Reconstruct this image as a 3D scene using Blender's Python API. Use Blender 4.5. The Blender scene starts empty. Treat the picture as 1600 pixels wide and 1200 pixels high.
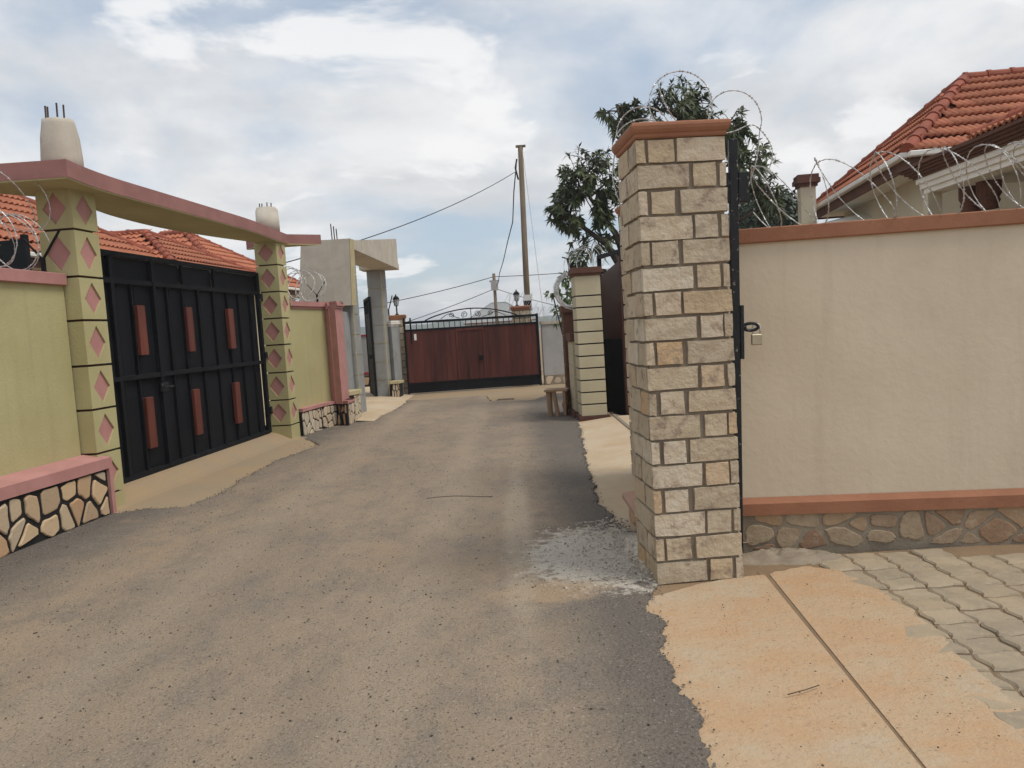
import bpy, bmesh, math, random
from mathutils import Vector, Matrix, noise
R = math.radians
scene = bpy.context.scene
col = scene.collection
rnd = random.Random(7)

# ------------------------------------------------------------------ camera
cam_d = bpy.data.cameras.new('camera'); cam = bpy.data.objects.new('camera', cam_d); col.objects.link(cam)
cam_d.sensor_width = 36.0; cam_d.lens = 27.0; cam_d.clip_start = 0.05; cam_d.clip_end = 5000
cam.matrix_world = Matrix.Translation((0, 0, 1.55)) @ Matrix.Rotation(R(90 - 4.2), 4, 'X') @ Matrix.Rotation(R(-3.6), 4, 'Z')
scene.camera = cam

# ------------------------------------------------------------------ sky, sun, exposure
SUN_EL, SUN_AZ = R(60), R(115)            # azimuth from +Y towards +X
world = bpy.data.worlds.new('World'); scene.world = world; world.use_nodes = True
nt = world.node_tree; nt.nodes.clear()
def N(t, typ, **kw):
    n = t.nodes.new(typ)
    for k, v in kw.items(): setattr(n, k, v)
    return n
wo = N(nt, 'ShaderNodeOutputWorld'); bg = N(nt, 'ShaderNodeBackground'); bg.inputs[1].default_value = 0.1
sky = N(nt, 'ShaderNodeTexSky', sky_type='NISHITA', sun_disc=False, sun_elevation=SUN_EL, sun_rotation=SUN_AZ, air_density=1.0, dust_density=1.5, ozone_density=1.0)
tc = N(nt, 'ShaderNodeTexCoord'); sep = N(nt, 'ShaderNodeSeparateXYZ'); nt.links.new(tc.outputs['Generated'], sep.inputs[0])
def M_(t, op, a, b=None, c=None):
    n = N(t, 'ShaderNodeMath', operation=op)
    for i, x in enumerate((a, b, c)):
        if x is None: continue
        if isinstance(x, (int, float)): n.inputs[i].default_value = x
        else: t.links.new(x, n.inputs[i])
    return n.outputs[0]
dz = M_(nt, 'ADD', M_(nt, 'MAXIMUM', sep.outputs[2], 0.0), 0.22)
cx = M_(nt, 'DIVIDE', sep.outputs[0], dz); cy = M_(nt, 'DIVIDE', sep.outputs[1], dz)
cmb = N(nt, 'ShaderNodeCombineXYZ'); nt.links.new(cx, cmb.inputs[0]); nt.links.new(cy, cmb.inputs[1]); cmb.inputs[2].default_value = 3.7
def wnoise(scale, detail, rough, dist=0.0, off=0.0):
    n = N(nt, 'ShaderNodeTexNoise'); n.inputs['Scale'].default_value = scale; n.inputs['Detail'].default_value = detail
    n.inputs['Roughness'].default_value = rough; n.inputs['Distortion'].default_value = dist
    mp = N(nt, 'ShaderNodeMapping'); mp.inputs['Location'].default_value = (off, off * .7, off * .3); nt.links.new(cmb.outputs[0], mp.inputs[0]); nt.links.new(mp.outputs[0], n.inputs['Vector'])
    return n.outputs['Fac']
def wramp(fac, p0, c0, p1, c1):
    r = N(nt, 'ShaderNodeValToRGB'); e = r.color_ramp.elements
    e[0].position = p0; e[0].color = c0; e[1].position = p1; e[1].color = c1; r.color_ramp.interpolation = 'EASE'
    nt.links.new(fac, r.inputs[0]); return r.outputs[0]
cover = wramp(wnoise(.95, 10, .54, .3, 2.3), .38, (.08, .08, .08, 1), .58, (1, 1, 1, 1))
shade = wramp(wnoise(1.7, 8, .55, .2, 9.1), .33, (4.7, 4.85, 5.05, 1), .64, (6.3, 6.32, 6.35, 1))
pale = N(nt, 'ShaderNodeMix', data_type='RGBA'); pale.inputs[0].default_value = .55
nt.links.new(sky.outputs[0], pale.inputs[6]); pale.inputs[7].default_value = (3.7, 4.4, 5.2, 1)
mx = N(nt, 'ShaderNodeMix', data_type='RGBA')
nt.links.new(cover, mx.inputs[0]); nt.links.new(pale.outputs[2], mx.inputs[6]); nt.links.new(shade, mx.inputs[7])
puff = wramp(wnoise(1.9, 12, .56, .35, 5.7), .535, (0, 0, 0, 1), .62, (.85, .85, .85, 1))
mx2 = N(nt, 'ShaderNodeMix', data_type='RGBA'); nt.links.new(puff, mx2.inputs[0]); nt.links.new(mx.outputs[2], mx2.inputs[6]); mx2.inputs[7].default_value = (6.8, 6.8, 6.8, 1)
nt.links.new(mx2.outputs[2], bg.inputs[0]); nt.links.new(bg.outputs[0], wo.inputs[0])

sun_d = bpy.data.lights.new('sun', 'SUN'); sun_d.energy = 1.5; sun_d.angle = R(24); sun_d.color = (1, .95, .86)
sun = bpy.data.objects.new('sun', sun_d); col.objects.link(sun)
sd = Vector((math.sin(SUN_AZ) * math.cos(SUN_EL), math.cos(SUN_AZ) * math.cos(SUN_EL), math.sin(SUN_EL)))
sun.rotation_euler = (-sd).to_track_quat('-Z', 'Y').to_euler(); sun.location = sd * 30
vs = scene.view_settings; vs.view_transform = 'Standard'; vs.look = 'None'; vs.gamma = 1; vs.use_curve_mapping = False; vs.exposure = 0.5

# ------------------------------------------------------------------ helpers
class MB:
    def __init__(s): s.v = []; s.f = []
    def add(s, vs, fs):
        o = len(s.v); s.v += [tuple(p) for p in vs]; s.f += [tuple(i + o for i in q) for q in fs]; return s
    def box(s, x0, x1, y0, y1, z0, z1):
        return s.add([(x0,y0,z0),(x1,y0,z0),(x1,y1,z0),(x0,y1,z0),(x0,y0,z1),(x1,y0,z1),(x1,y1,z1),(x0,y1,z1)],
                     [(0,3,2,1),(4,5,6,7),(0,1,5,4),(1,2,6,5),(2,3,7,6),(3,0,4,7)])
    def rbox(s, c, size, rot):              # rot: 3x3 Matrix
        sx, sy, sz = (d / 2 for d in size); c = Vector(c)
        vs = [c + rot @ Vector(p) for p in [(-sx,-sy,-sz),(sx,-sy,-sz),(sx,sy,-sz),(-sx,sy,-sz),(-sx,-sy,sz),(sx,-sy,sz),(sx,sy,sz),(-sx,sy,sz)]]
        return s.add(vs, [(0,3,2,1),(4,5,6,7),(0,1,5,4),(1,2,6,5),(2,3,7,6),(3,0,4,7)])
    def beam(s, a, b, w, h):                # a box running from a to b
        a = Vector(a); b = Vector(b); d = b - a; q = d.to_track_quat('Y', 'Z').to_matrix()
        return s.rbox((a + b) / 2, (w, d.length, h), q)
    def prism(s, poly, z0, z1):
        n = len(poly); z1f = z1 if callable(z1) else (lambda x, y: z1)
        return s.add([(x, y, z0) for x, y in poly] + [(x, y, z1f(x, y)) for x, y in poly],
                     [tuple(range(n - 1, -1, -1)), tuple(range(n, 2 * n))] + [(i, (i + 1) % n, (i + 1) % n + n, i + n) for i in range(n)])
    def tube(s, pts, r, n=6, caps=True):
        pts = [Vector(p) for p in pts]; m = len(pts); vs = []; up = Vector((.31, .17, .93)); rr = r if callable(r) else (lambda t: r)
        for i, p in enumerate(pts):
            d = (pts[min(i + 1, m - 1)] - pts[max(i - 1, 0)]); d = d.normalized() if d.length > 1e-9 else Vector((0, 0, 1))
            a = d.cross(up)
            if a.length < .05: a = d.cross(Vector((1, 0, 0)))
            a.normalize(); b = d.cross(a); q = rr(i / max(1, m - 1))
            for k in range(n):
                t = 2 * math.pi * k / n; vs.append(p + (a * math.cos(t) + b * math.sin(t)) * q)
        fs = [(i * n + k, i * n + (k + 1) % n, (i + 1) * n + (k + 1) % n, (i + 1) * n + k) for i in range(m - 1) for k in range(n)]
        if caps and n > 2: fs += [tuple(range(n - 1, -1, -1)), tuple((m - 1) * n + k for k in range(n))]
        return s.add(vs, fs)
    def lathe(s, prof, cx=0, cy=0, n=16, jit=0):
        vs = [(cx + r * math.cos(2*math.pi*k/n), cy + r * math.sin(2*math.pi*k/n), z) for r, z in prof for k in range(n)]
        m = len(prof); fs = [(i*n+k, i*n+(k+1)%n, (i+1)*n+(k+1)%n, (i+1)*n+k) for i in range(m-1) for k in range(n)]
        fs += [tuple(range(n-1,-1,-1)), tuple((m-1)*n+k for k in range(n))]
        return s.add(vs, fs)
    def mesh(s, name, bevel=0, smooth=False):
        me = bpy.data.meshes.new(name); me.from_pydata(s.v, [], s.f)
        if bevel:
            bm = bmesh.new(); bm.from_mesh(me); bmesh.ops.recalc_face_normals(bm, faces=bm.faces)
            bmesh.ops.bevel(bm, geom=bm.edges[:], offset=bevel, segments=1, affect='EDGES', profile=.5); bm.to_mesh(me); bm.free()
        else:
            bm = bmesh.new(); bm.from_mesh(me); bmesh.ops.recalc_face_normals(bm, faces=bm.faces); bm.to_mesh(me); bm.free()
        if smooth: me.polygons.foreach_set('use_smooth', [True] * len(me.polygons))
        return me
    def build(s, name, m, parent=None, bevel=0, smooth=False, loc=None, rz=None):
        me = s.mesh(name, bevel, smooth); me.materials.append(m)
        o = bpy.data.objects.new(name, me); col.objects.link(o); o.parent = parent
        if loc is not None: o.location = loc
        if rz is not None: o.rotation_euler = (0, 0, rz)
        return o
def rawmesh(name, v, f, m, parent=None, smooth=False):
    me = bpy.data.meshes.new(name); me.from_pydata(v, [], f); me.materials.append(m)
    if smooth: me.polygons.foreach_set('use_smooth', [True] * len(me.polygons))
    o = bpy.data.objects.new(name, me); col.objects.link(o); o.parent = parent; return o
def linkmesh(name, me, parent, loc=(0,0,0), mat3=None):
    o = bpy.data.objects.new(name, me); col.objects.link(o); o.parent = parent
    if mat3 is not None: o.matrix_local = Matrix.Translation(loc) @ mat3.to_4x4()
    else: o.location = loc
    return o
def tag(o, label, cat, group=None):
    o['label'] = label; o['category'] = cat
    if group: o['group'] = group
    return o
def kind(o, k): o['kind'] = k; return o
def thing(name, label, cat, loc=(0,0,0), rz=0, group=None):
    o = bpy.data.objects.new(name, None); col.objects.link(o); o.location = loc; o.rotation_euler = (0, 0, rz); o.empty_display_size = .2
    return tag(o, label, cat, group)

# ------------------------------------------------------------------ materials
MATS = {}
def mat(name, c1, c2=None, scale=3.0, rough=.85, bump=.25, bscale=60.0, rand=0.0, metal=0.0, spec=.3, stain=None, stain_scale=1.5, stain_lo=.55, stain_hi=.72, palette=None, stretch=(1,1,1), bdist=.01, streak=None):
    m = bpy.data.materials.new(name); m.use_nodes = True; t = m.node_tree; p = t.nodes['Principled BSDF']; MATS[name] = m
    geo = N(t, 'ShaderNodeNewGeometry'); mp = N(t, 'ShaderNodeMapping'); mp.inputs['Scale'].default_value = stretch
    t.links.new(geo.outputs['Position'], mp.inputs[0])
    def noi(sc, det=6, ro=.6):
        n = N(t, 'ShaderNodeTexNoise'); n.inputs['Scale'].default_value = sc; n.inputs['Detail'].default_value = det; n.inputs['Roughness'].default_value = ro
        t.links.new(mp.outputs[0], n.inputs['Vector']); return n.outputs['Fac']
    def mix(f, a, b, typ='MIX'):
        x = N(t, 'ShaderNodeMix', data_type='RGBA', blend_type=typ)
        for i, v in ((0, f), (6, a), (7, b)):
            if isinstance(v, (int, float)): x.inputs[i].default_value = v
            elif isinstance(v, tuple): x.inputs[i].default_value = (*v, 1)
            else: t.links.new(v, x.inputs[i])
        return x.outputs[2]
    def ramp(f, lo, hi):
        r = N(t, 'ShaderNodeMapRange'); r.inputs[1].default_value = lo; r.inputs[2].default_value = hi; r.interpolation_type = 'SMOOTHSTEP'; t.links.new(f, r.inputs[0]); return r.outputs[0]
    m['_'] = 0
    oi = N(t, 'ShaderNodeObjectInfo')
    if palette:
        r = N(t, 'ShaderNodeValToRGB'); cr = r.color_ramp; cr.interpolation = 'LINEAR'
        while len(cr.elements) < len(palette): cr.elements.new(.5)
        for i, c in enumerate(palette): cr.elements[i].position = i / (len(palette) - 1); cr.elements[i].color = (*c, 1)
        t.links.new(oi.outputs['Random'], r.inputs[0]); base = r.outputs[0]
        if c2: base = mix(M_(t, 'MULTIPLY', ramp(noi(scale), .42, .68), .55), base, c2)
    else:
        base = mix(ramp(noi(scale), .35, .66), c1, c2 or tuple(x * .86 for x in c1))
    if streak:
        sm_ = N(t, 'ShaderNodeMapping'); sm_.inputs['Scale'].default_value = (7, 7, .45); t.links.new(geo.outputs['Position'], sm_.inputs[0])
        sn = N(t, 'ShaderNodeTexNoise'); sn.inputs['Scale'].default_value = 1.0; sn.inputs['Detail'].default_value = 7; sn.inputs['Roughness'].default_value = .6; t.links.new(sm_.outputs[0], sn.inputs['Vector'])
        base = mix(M_(t, 'MULTIPLY', ramp(sn.outputs['Fac'], .5, .75), .55), base, streak)
        base = mix(M_(t, 'MULTIPLY', ramp(noi(30, 8, .8), .60, .68), .45), base, streak)
    if stain: base = mix(ramp(noi(stain_scale, 8, .65), stain_lo, stain_hi), base, stain)
    if rand:
        k = M_(t, 'MULTIPLY_ADD', oi.outputs['Random'], rand, 1 - rand / 2)
        hs = N(t, 'ShaderNodeHueSaturation'); t.links.new(base, hs.inputs['Color']); t.links.new(k, hs.inputs['Value']); base = hs.outputs[0]
    t.links.new(base, p.inputs['Base Color'])
    p.inputs['Roughness'].default_value = rough; p.inputs['Metallic'].default_value = metal; p.inputs['Specular IOR Level'].default_value = spec
    if bump:
        b = N(t, 'ShaderNodeBump'); b.inputs['Strength'].default_value = bump; b.inputs['Distance'].default_value = bdist
        t.links.new(noi(bscale, 4, .6), b.inputs['Height']); t.links.new(b.outputs[0], p.inputs['Normal'])
    del m['_']
    return m

green = mat('green_plaster', (.45,.41,.215), (.405,.365,.185), scale=1.3, bump=.3, bscale=45, streak=(.36,.315,.17), stain=(.375,.315,.17), stain_scale=1.1, stain_lo=.56, stain_hi=.78)
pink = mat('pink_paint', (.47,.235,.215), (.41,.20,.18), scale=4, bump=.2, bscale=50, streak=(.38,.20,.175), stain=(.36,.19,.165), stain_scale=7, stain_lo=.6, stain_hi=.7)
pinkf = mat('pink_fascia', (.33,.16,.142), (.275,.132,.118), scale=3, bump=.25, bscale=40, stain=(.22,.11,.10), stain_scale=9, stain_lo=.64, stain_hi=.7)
grout = mat('groove_maroon', (.10,.045,.04), bump=.1)
blackm = mat('black_metal', (.008,.009,.011), (.011,.012,.015), scale=4, rough=.62, bump=.12, bscale=30, spec=.15, stain=(.05,.045,.04), stain_scale=5, stain_lo=.62, stain_hi=.85)
perf = mat('black_textured_sheet', (.010,.011,.014), (.007,.008,.010), scale=3, rough=.65, bump=.5, bscale=130, spec=.15, stain=(.05,.045,.04), stain_scale=3, stain_lo=.6, stain_hi=.9)
chipm = mat('chipped_black_metal', (.018,.02,.024), (.012,.013,.016), scale=6, rough=.5, bump=.2, bscale=40, stain=(.30,.29,.27), stain_scale=24, stain_lo=.60, stain_hi=.66)
redwood = mat('red_brown_wood', (.16,.045,.028), (.10,.028,.02), scale=9, rough=.55, bump=.25, bscale=70, stretch=(1,1,.12), rand=.25)
plank = mat('varnished_plank', (.105,.030,.022), (.065,.019,.015), scale=7, rough=.7, bump=.3, bscale=60, stretch=(1,1,.10), rand=.35, stain=(.045,.014,.011), stain_scale=6, stain_lo=.56, stain_hi=.7)
concrete = mat('raw_concrete', (.52,.475,.40), (.45,.40,.33), scale=3, bump=.35, bscale=50, streak=(.40,.345,.28), stain=(.34,.285,.22), stain_scale=5, stain_lo=.6, stain_hi=.78)
greyp = mat('grey_plaster', (.30,.305,.30), (.26,.265,.26), scale=2, bump=.2, bscale=50, stain=(.22,.22,.21), stain_scale=2.5, streak=(.22,.215,.20))
lgreyp = mat('pale_grey_plaster', (.42,.41,.40), (.36,.355,.345), scale=2, bump=.2, bscale=50, stain=(.30,.28,.25), stain_scale=2.2)
yellowp = mat('pale_yellow_trim', (.50,.43,.25), (.44,.37,.21), scale=6, bump=.2)
redtrim = mat('red_trim', (.30,.035,.04), bump=.1)
cream = mat('cream_plaster', (.665,.57,.43), (.615,.52,.385), scale=1.2, bump=.22, bscale=22, bdist=.012, stain=(.58,.48,.36), stain_scale=1.6, stain_lo=.5, stain_hi=.8, streak=(.52,.43,.32))
creamp = mat('cream_panel', (.52,.46,.32), (.47,.415,.285), scale=3, bump=.2, bscale=50)
terra = mat('terracotta_trim', (.34,.155,.088), (.29,.128,.073), scale=3, bump=.25, bscale=40, stain=(.40,.205,.12), stain_scale=5, stain_lo=.58, stain_hi=.8)
brownp = mat('brown_paint', (.135,.065,.045), (.11,.052,.036), scale=3, bump=.15)
mortar = mat('grey_mortar', (.265,.218,.165), (.215,.178,.135), scale=8, bump=.5, bscale=70)
mortar2 = mat('plinth_mortar', (.30,.25,.185), (.235,.19,.14), scale=5, bump=.5, bscale=60)
blackjoint = mat('black_joint', (.012,.012,.013), (.02,.018,.017), scale=8, rough=.7, bump=.5, bscale=60)
block = mat('cut_stone', (.5,.4,.3), (.43,.325,.215), scale=11, bump=.7, bscale=32, bdist=.014, palette=[(.50,.41,.29),(.54,.455,.335),(.46,.385,.28),(.52,.43,.305),(.49,.375,.24),(.57,.50,.39),(.52,.43,.32),(.49,.315,.155)], stain=(.29,.22,.165), stain_scale=10, stain_lo=.52, stain_hi=.68, rand=.2)
crazy = mat('crazy_stone', (.5,.4,.3), (.50,.36,.23), scale=5, bump=.45, bscale=35, palette=[(.46,.35,.235),(.50,.30,.165),(.52,.40,.26),(.44,.36,.27),(.55,.40,.24),(.42,.22,.12)], stain=(.34,.235,.16), stain_scale=10, stain_lo=.58, stain_hi=.74, rand=.2)
field = mat('field_stone', (.5,.4,.3), (.28,.18,.11), scale=14, bump=.7, bscale=30, palette=[(.36,.235,.14),(.29,.175,.115),(.42,.335,.225),(.34,.255,.17),(.42,.275,.15),(.32,.225,.15)], stain=(.40,.31,.21), stain_scale=11, stain_lo=.53, stain_hi=.68, rand=.2)
palestone = mat('pale_stone', (.5,.4,.3), (.50,.42,.31), scale=6, bump=.3, bscale=40, palette=[(.50,.42,.31),(.56,.48,.36),(.46,.36,.25),(.58,.46,.34)], rand=.25)
tile = mat('roof_tile', (.43,.158,.085), (.355,.122,.064), scale=2.5, rough=.75, bump=.2, bscale=50, rand=.28, stain=(.22,.065,.035), stain_scale=4, stain_lo=.58, stain_hi=.8)
tiled = mat('ridge_tile_clay', (.30,.082,.043), (.23,.062,.035), scale=3, rough=.75, bump=.2, rand=.2)
deckm = mat('roof_deck', (.20,.06,.03), bump=0)
whitep = mat('white_paint', (.80,.77,.71), (.74,.71,.65), scale=3, bump=.1)
housew = mat('house_wall', (.58,.52,.385), (.53,.475,.35), scale=2, bump=.15)
darkin = mat('dark_interior', (.02,.018,.016), bump=0)
zinc = mat('galvanised_wire', (.62,.62,.60), (.42,.42,.41), scale=20, rough=.45, metal=.35, bump=0)
rebarm = mat('rusty_rebar', (.10,.075,.06), (.06,.04,.03), scale=20, bump=.3)
steel = mat('padlock_steel', (.50,.44,.32), (.42,.37,.27), scale=20, rough=.4, metal=.7, bump=0)
polew = mat('pole_timber', (.20,.155,.105), (.14,.105,.07), scale=8, bump=.4, bscale=30, stretch=(1,1,.15))
cable = mat('cable', (.03,.03,.032), bump=0)
glassm = mat('lantern_glass', (.55,.57,.58), rough=.15, bump=0, spec=.5)
wood = mat('raw_plank', (.36,.24,.145), (.28,.18,.105), scale=10, bump=.4, bscale=50, stretch=(1,1,.2), rand=.2)
bark = mat('bark', (.085,.068,.05), (.05,.04,.03), scale=10, bump=.5, bscale=30)
gravelm = mat('gravel', (.5,.4,.3), palette=[(.05,.045,.04),(.10,.085,.07),(.2,.165,.13),(.035,.03,.03)], bump=0)
rubblem = mat('cement_crumbs', (.56,.495,.405), (.36,.315,.25), scale=22, bump=.3)
hillm = mat('hill_green', (.06,.085,.045), (.09,.10,.055), scale=.02, bump=0)
leafm = mat('mango_leaf', (.045,.065,.025), (.09,.11,.038), scale=2.2, rough=.42, bump=0, spec=.45)
leafd = mat('dark_leaf', (.022,.036,.016), (.04,.058,.022), scale=2.5, rough=.5, bump=0, spec=.4)
leafl = mat('pale_leaf', (.10,.15,.045), (.14,.19,.07), scale=2.5, rough=.5, bump=0)
signw = mat('paper_notice', (.75,.75,.73), bump=0)

def ground_mat(name, fn, rough=.9, bump=.5, bscale=90, bdist=.01):
    m = bpy.data.materials.new(name); m.use_nodes = True; t = m.node_tree; p = t.nodes['Principled BSDF']
    geo = N(t, 'ShaderNodeNewGeometry')
    def noi(sc, det=6, ro=.6, stretch=(1,1,1), off=(0,0,0), dist=0):
        mp = N(t, 'ShaderNodeMapping'); mp.inputs['Scale'].default_value = stretch; mp.inputs['Location'].default_value = off
        t.links.new(geo.outputs['Position'], mp.inputs[0])
        n = N(t, 'ShaderNodeTexNoise'); n.inputs['Scale'].default_value = sc; n.inputs['Detail'].default_value = det; n.inputs['Roughness'].default_value = ro; n.inputs['Distortion'].default_value = dist
        t.links.new(mp.outputs[0], n.inputs['Vector']); return n.outputs['Fac']
    def ramp(f, lo, hi):
        r = N(t, 'ShaderNodeMapRange'); r.inputs[1].default_value = lo; r.inputs[2].default_value = hi; r.interpolation_type = 'SMOOTHSTEP'; t.links.new(f, r.inputs[0]); return r.outputs[0]
    def mix(f, a, b):
        x = N(t, 'ShaderNodeMix', data_type='RGBA')
        for i, v in ((0, f), (6, a), (7, b)):
            if isinstance(v, (int, float)): x.inputs[i].default_value = v
            elif isinstance(v, tuple): x.inputs[i].default_value = (*v, 1)
            else: t.links.new(v, x.inputs[i])
        return x.outputs[2]
    s = N(t, 'ShaderNodeSeparateXYZ'); t.links.new(geo.outputs['Position'], s.inputs[0])
    c = fn(t, noi, ramp, mix, s.outputs[0], s.outputs[1])
    t.links.new(c, p.inputs['Base Color']); p.inputs['Roughness'].default_value = rough; p.inputs['Specular IOR Level'].default_value = .25
    b = N(t, 'ShaderNodeBump'); b.inputs['Strength'].default_value = bump; b.inputs['Distance'].default_value = bdist
    h = M_(t, 'ADD', noi(bscale, 3, .7), M_(t, 'MULTIPLY', noi(6, 4, .6), 1.5)); t.links.new(h, b.inputs['Height']); t.links.new(b.outputs[0], p.inputs['Normal'])
    return m
def mul(t, a, b): return M_(t, 'MULTIPLY', a, b)
def f_asphalt(t, noi, ramp, mix, X, Y):
    # dust lies on the wheel paths in the middle of the lane, bare grey tarmac along both edges
    wob = M_(t, 'MULTIPLY_ADD', noi(.7, 5, .6), 2.2, -1.1)
    xx = M_(t, 'ADD', M_(t, 'ADD', X, wob), M_(t, 'MULTIPLY', Y, -.02))
    mid = M_(t, 'MULTIPLY', ramp(xx, -3.9, -2.9), M_(t, 'SUBTRACT', 1.0, ramp(xx, -.1, .9)))
    base = mix(ramp(noi(55, 5, .8), .36, .64), (.165,.142,.117), (.27,.232,.19))
    base = mix(M_(t, 'MULTIPLY', ramp(noi(1.6, 10, .78, (1,.7,1)), .46, .66), .4), base, (.135,.12,.105))
    dust = mix(ramp(noi(1.2, 6, .6, (1,.4,1), (4,1,0)), .35, .65), (.305,.236,.168), (.352,.268,.187))
    d = M_(t, 'MULTIPLY', M_(t, 'MULTIPLY_ADD', mid, .8, .14), ramp(noi(2.4, 12, .8, (1,.6,1), (1,7,0)), .28, .6))
    c = mix(d, base, dust)
    ng = M_(t, 'MULTIPLY_ADD', noi(3.5, 8, .7), .5, -.25)
    er = ramp(M_(t, 'ADD', X, ng), .02, .5); el = M_(t, 'SUBTRACT', 1.0, ramp(M_(t, 'ADD', M_(t, 'SUBTRACT', X, mul(t, Y, .105)), mul(t, ng, 1.6)), -4.55, -3.75))
    c = mix(mul(t, M_(t, 'MAXIMUM', er, el), .72), c, mix(ramp(noi(60, 4, .8), .38, .62), (.085,.076,.068), (.155,.138,.12)))
    for tx_ in (-2.15, -.65):
        w_ = M_(t, 'ABSOLUTE', M_(t, 'SUBTRACT', M_(t, 'ADD', X, mul(t, ng, .35)), tx_)); c = mix(mul(t, M_(t, 'SUBTRACT', 1.0, ramp(w_, .05, .28)), .28), c, (.42,.335,.245))
    # orange soil smears
    c = mix(mul(t, ramp(noi(.9, 7, .65, (1,.8,1), (9,3,0)), .54, .7), .38), c, (.43,.30,.19))
    # cement spill beside the stone pillar
    def blob(x, y, rx, ry):
        a = M_(t, 'DIVIDE', M_(t, 'SUBTRACT', X, x), rx); b = M_(t, 'DIVIDE', M_(t, 'SUBTRACT', Y, y), ry)
        return M_(t, 'SUBTRACT', 1.0, M_(t, 'SQRT', M_(t, 'ADD', mul(t, a, a), mul(t, b, b))))
    sp = ramp(M_(t, 'ADD', blob(.52, 5.0, .62, .85), M_(t, 'MULTIPLY_ADD', noi(9, 9, .8), 2.2, -1.05)), .12, .42)
    c = mix(mul(t, sp, .9), c, (.60,.545,.46))
    sp2 = ramp(M_(t, 'ADD', blob(.15, 4.35, .5, .28), M_(t, 'MULTIPLY_ADD', noi(6, 6, .6), 1.0, -.5)), .1, .6)
    c = mix(mul(t, sp2, .6), c, (.44,.31,.19))
    tr = mul(t, ramp(M_(t, 'ADD', blob(-.02, 6.0, .16, 3.2), M_(t, 'MULTIPLY_ADD', noi(5, 6, .6), .8, -.4)), .05, .7), .6)
    c = mix(tr, c, (.43,.36,.27))
    c = mix(mul(t, ramp(noi(140, 4, .85), .5, .66), .45), c, (.12,.10,.083))
    # aggregate flecks
    c = mix(mul(t, ramp(noi(95, 2, .5), .60, .68), .6), c, (.05,.045,.04))
    c = mix(mul(t, ramp(noi(80, 2, .5, off=(5,5,5)), .64, .72), .5), c, (.5,.45,.38))
    return c
asphalt = ground_mat('dusty_tarmac', f_asphalt, bump=1.0, bscale=62, bdist=.016)
def f_apron(t, noi, ramp, mix, X, Y):
    c = mix(ramp(noi(2.2, 10, .72, (1,1.4,1)), .38, .62), (.455,.33,.21), (.455,.295,.17))
    c = mix(mul(t, ramp(noi(1.5, 10, .72, off=(3,8,0)), .48, .66), .8), c, (.44,.365,.265))
    c = mix(mul(t, ramp(noi(14, 9, .78, (1,2.0,1)), .54, .68), .5), c, (.29,.20,.125))
    c = mix(mul(t, ramp(noi(60, 3, .6), .62, .69), .6), c, (.20,.14,.09))
    c = mix(mul(t, ramp(noi(38, 4, .7, off=(7,1,2)), .6, .7), .4), c, (.58,.46,.32))
    return c
apronm = ground_mat('orange_stained_concrete', f_apron, bump=.7, bscale=45, bdist=.012)
def f_ramp(t, noi, ramp, mix, X, Y):
    c = mix(ramp(noi(1.3, 7, .62), .34, .66), (.52,.42,.295), (.47,.355,.23))
    c = mix(mul(t, ramp(noi(.9, 7, .62, off=(2,2,2)), .52, .7), .6), c, (.44,.30,.175))
    return mix(mul(t, ramp(noi(12, 6, .7), .58, .7), .3), c, (.36,.28,.19))
rampm = ground_mat('dusty_concrete', f_ramp, bump=.35, bscale=60)
def f_lramp(t, noi, ramp, mix, X, Y):
    c = mix(ramp(noi(1.3, 7, .62), .34, .66), (.31,.24,.16), (.35,.25,.15))
    return mix(mul(t, ramp(noi(7, 7, .7), .56, .7), .4), c, (.28,.21,.14))
lrampm = ground_mat('brown_stained_concrete', f_lramp, bump=.35, bscale=60)
def f_paver(t, noi, ramp, mix, X, Y):
    c = mix(ramp(noi(5, 6, .6), .38, .62), (.40,.325,.23), (.31,.255,.18))
    oi = N(t, 'ShaderNodeObjectInfo'); c = mix(mul(t, oi.outputs['Random'], .6), c, (.25,.21,.155))
    c = mix(mul(t, ramp(noi(22, 8, .75), .5, .64), .5), c, (.40,.32,.22))
    return mix(mul(t, ramp(noi(2, 8, .7), .47, .63), .75), c, (.40,.31,.205))
paverm = ground_mat('cement_paver', f_paver, bump=.4, bscale=80)
def f_soil(t, noi, ramp, mix, X, Y):
    return mix(ramp(noi(1.5, 7, .65), .35, .65), (.27,.185,.11), (.20,.14,.09))
soil = ground_mat('soil', f_soil, bump=.6)

# ------------------------------------------------------------------ ground
def jag(poly, amp=.02, step=.05, seed=0):
    out = []; n = len(poly)
    for i in range(n):
        a = Vector((*poly[i][:2], 0)); b = Vector((*poly[(i + 1) % n][:2], 0)); flag = poly[i][2] if len(poly[i]) > 2 else 0
        L = (b - a).length
        if not flag: out.append((a.x, a.y)); continue
        k = max(2, int(L / step)); nn = Vector((-(b - a).y, (b - a).x, 0)).normalized()
        for j in range(k):
            p = a.lerp(b, j / k); w = noise.noise(p * 5 + Vector((seed, 0, 0))) * amp * 1.6 + noise.noise(p * 14 + Vector((seed, 3, 0))) * amp * 1.0 + noise.noise(p * 37) * amp * .6 + noise.noise(p * 90) * amp * .45
            out.append(((p + nn * w).x, (p + nn * w).y))
    return out
g = MB(); S = 900
g.add([(-S, -60, -.05), (S, -60, -.05), (S, S, -.05), (-S, S, -.05)], [(0, 1, 2, 3)])
kind(g.build('ground', soil), 'structure')
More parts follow.
